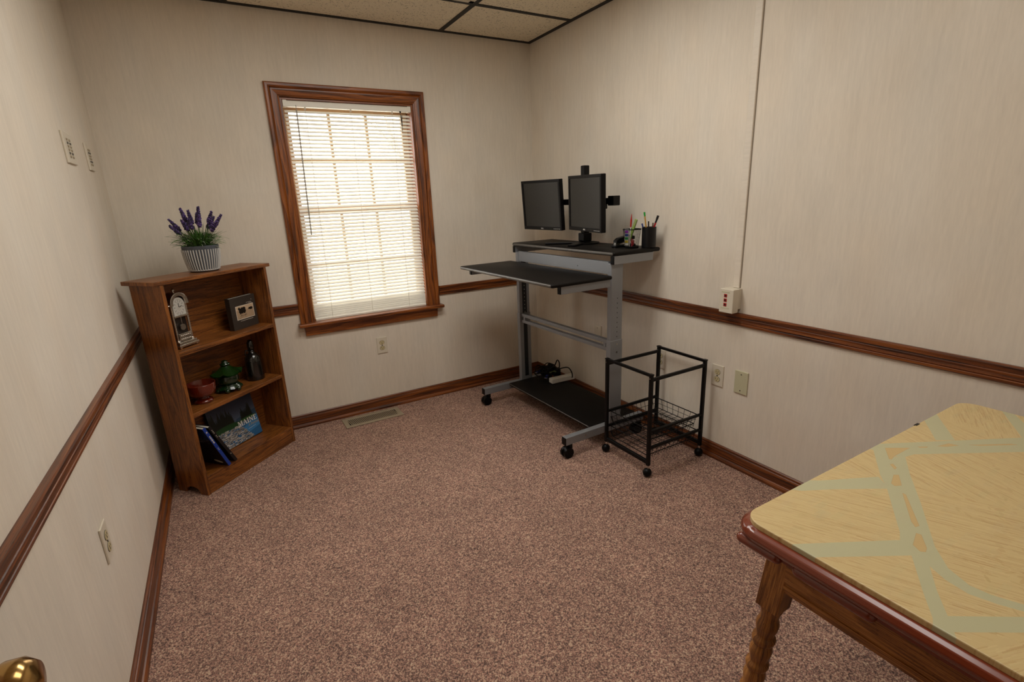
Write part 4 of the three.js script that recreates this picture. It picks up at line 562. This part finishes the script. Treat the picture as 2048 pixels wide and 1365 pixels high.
  for (const q of [-1, 1]) part(t, 'apron', sweep(apP, V3(bx + 0.02, 0.587, q * (d - 0.062)), V3(-bx - 0.02, 0.587, q * (d - 0.062)), up, V3(0, 0, q)), M.tableWood);
  const legP = [[0, 0], [0.015, 0], [0.02, 0.012], [0.019, 0.04], [0.015, 0.055]];
  for (let n = 5; n >= 0; n--) { const y = 0.434 - n * 0.072; legP.push([0.017, y - 0.011], [0.0225, y - 0.008], [0.0245, y - 0.001], [0.0235, y + 0.006], [0.019, y + 0.0095], [0.0185, y + 0.016], [0.0222, y + 0.03], [0.0235, y + 0.042], [0.0215, y + 0.052], [0.0185, y + 0.0585]); }
  legP.push([0.019, 0.505], [0.023, 0.518], [0.023, 0.527], [0, 0.528]);
  for (const sx of [-1, 1]) for (const sz of [-1, 1]) { const lx = sx * (w - 0.082), lz = sz * (d - 0.042), splay = (g) => { const p = g.attributes.position; for (let i = 0; i < p.count; i++) { const k = (0.525 - p.getY(i)) * 0.1; p.setX(i, p.getX(i) + k * sx * 0.71); p.setZ(i, p.getZ(i) + k * sz * 0.71); } g.computeVertexNormals(); return g; };
    const lg = lathe(legP, 32); { const uv = lg.attributes.uv, p = lg.attributes.position; for (let i = 0; i < p.count; i++) uv.setXY(i, p.getY(i), uv.getX(i) * 0.2); }
    part(t, 'leg', splay(lg), M.tableWood, [lx, 0, lz]);
    part(t, 'leg_block', splay(at(box(0.05, 0.196, 0.05, 0.003, 'y'), 0, 0.622, 0)), M.tableWood, [lx, 0, lz]); }
}

// ---------------------------------------------------------------- open door against the left wall (only its knob reaches the frame)
{ const t = thing('door_leaf', 'brass door knob of the open door beside the camera', 'door', [-2.46, 0.01, 2.695]);
  part(t, 'slab', box(0.036, 2.03, 0.78, 0.002, 'y'), M.casing, [-0.02, 1.02, 0.39]);
  const kn = lathe([[0, 0], [0.032, 0], [0.032, 0.004], [0.02, 0.008], [0.011, 0.012], [0.0105, 0.026], [0.016, 0.032], [0.0245, 0.042], [0.0285, 0.056], [0.027, 0.07], [0.019, 0.08], [0, 0.084]], 40); kn.rotateZ(-Math.PI / 2);
  part(t, 'knob', kn, M.brass, [0.008, 0.936, 0.062]);
  for (const y of [0.25, 1.0, 1.8]) part(t, 'hinge', box(0.02, 0.09, 0.012, 0.002), M.brass, [-0.045, y, 0.785]);
}
scene.traverse((o) => { if (o.isMesh) o.castShadow = o.receiveShadow = true; });
renderer.render(scene, camera);
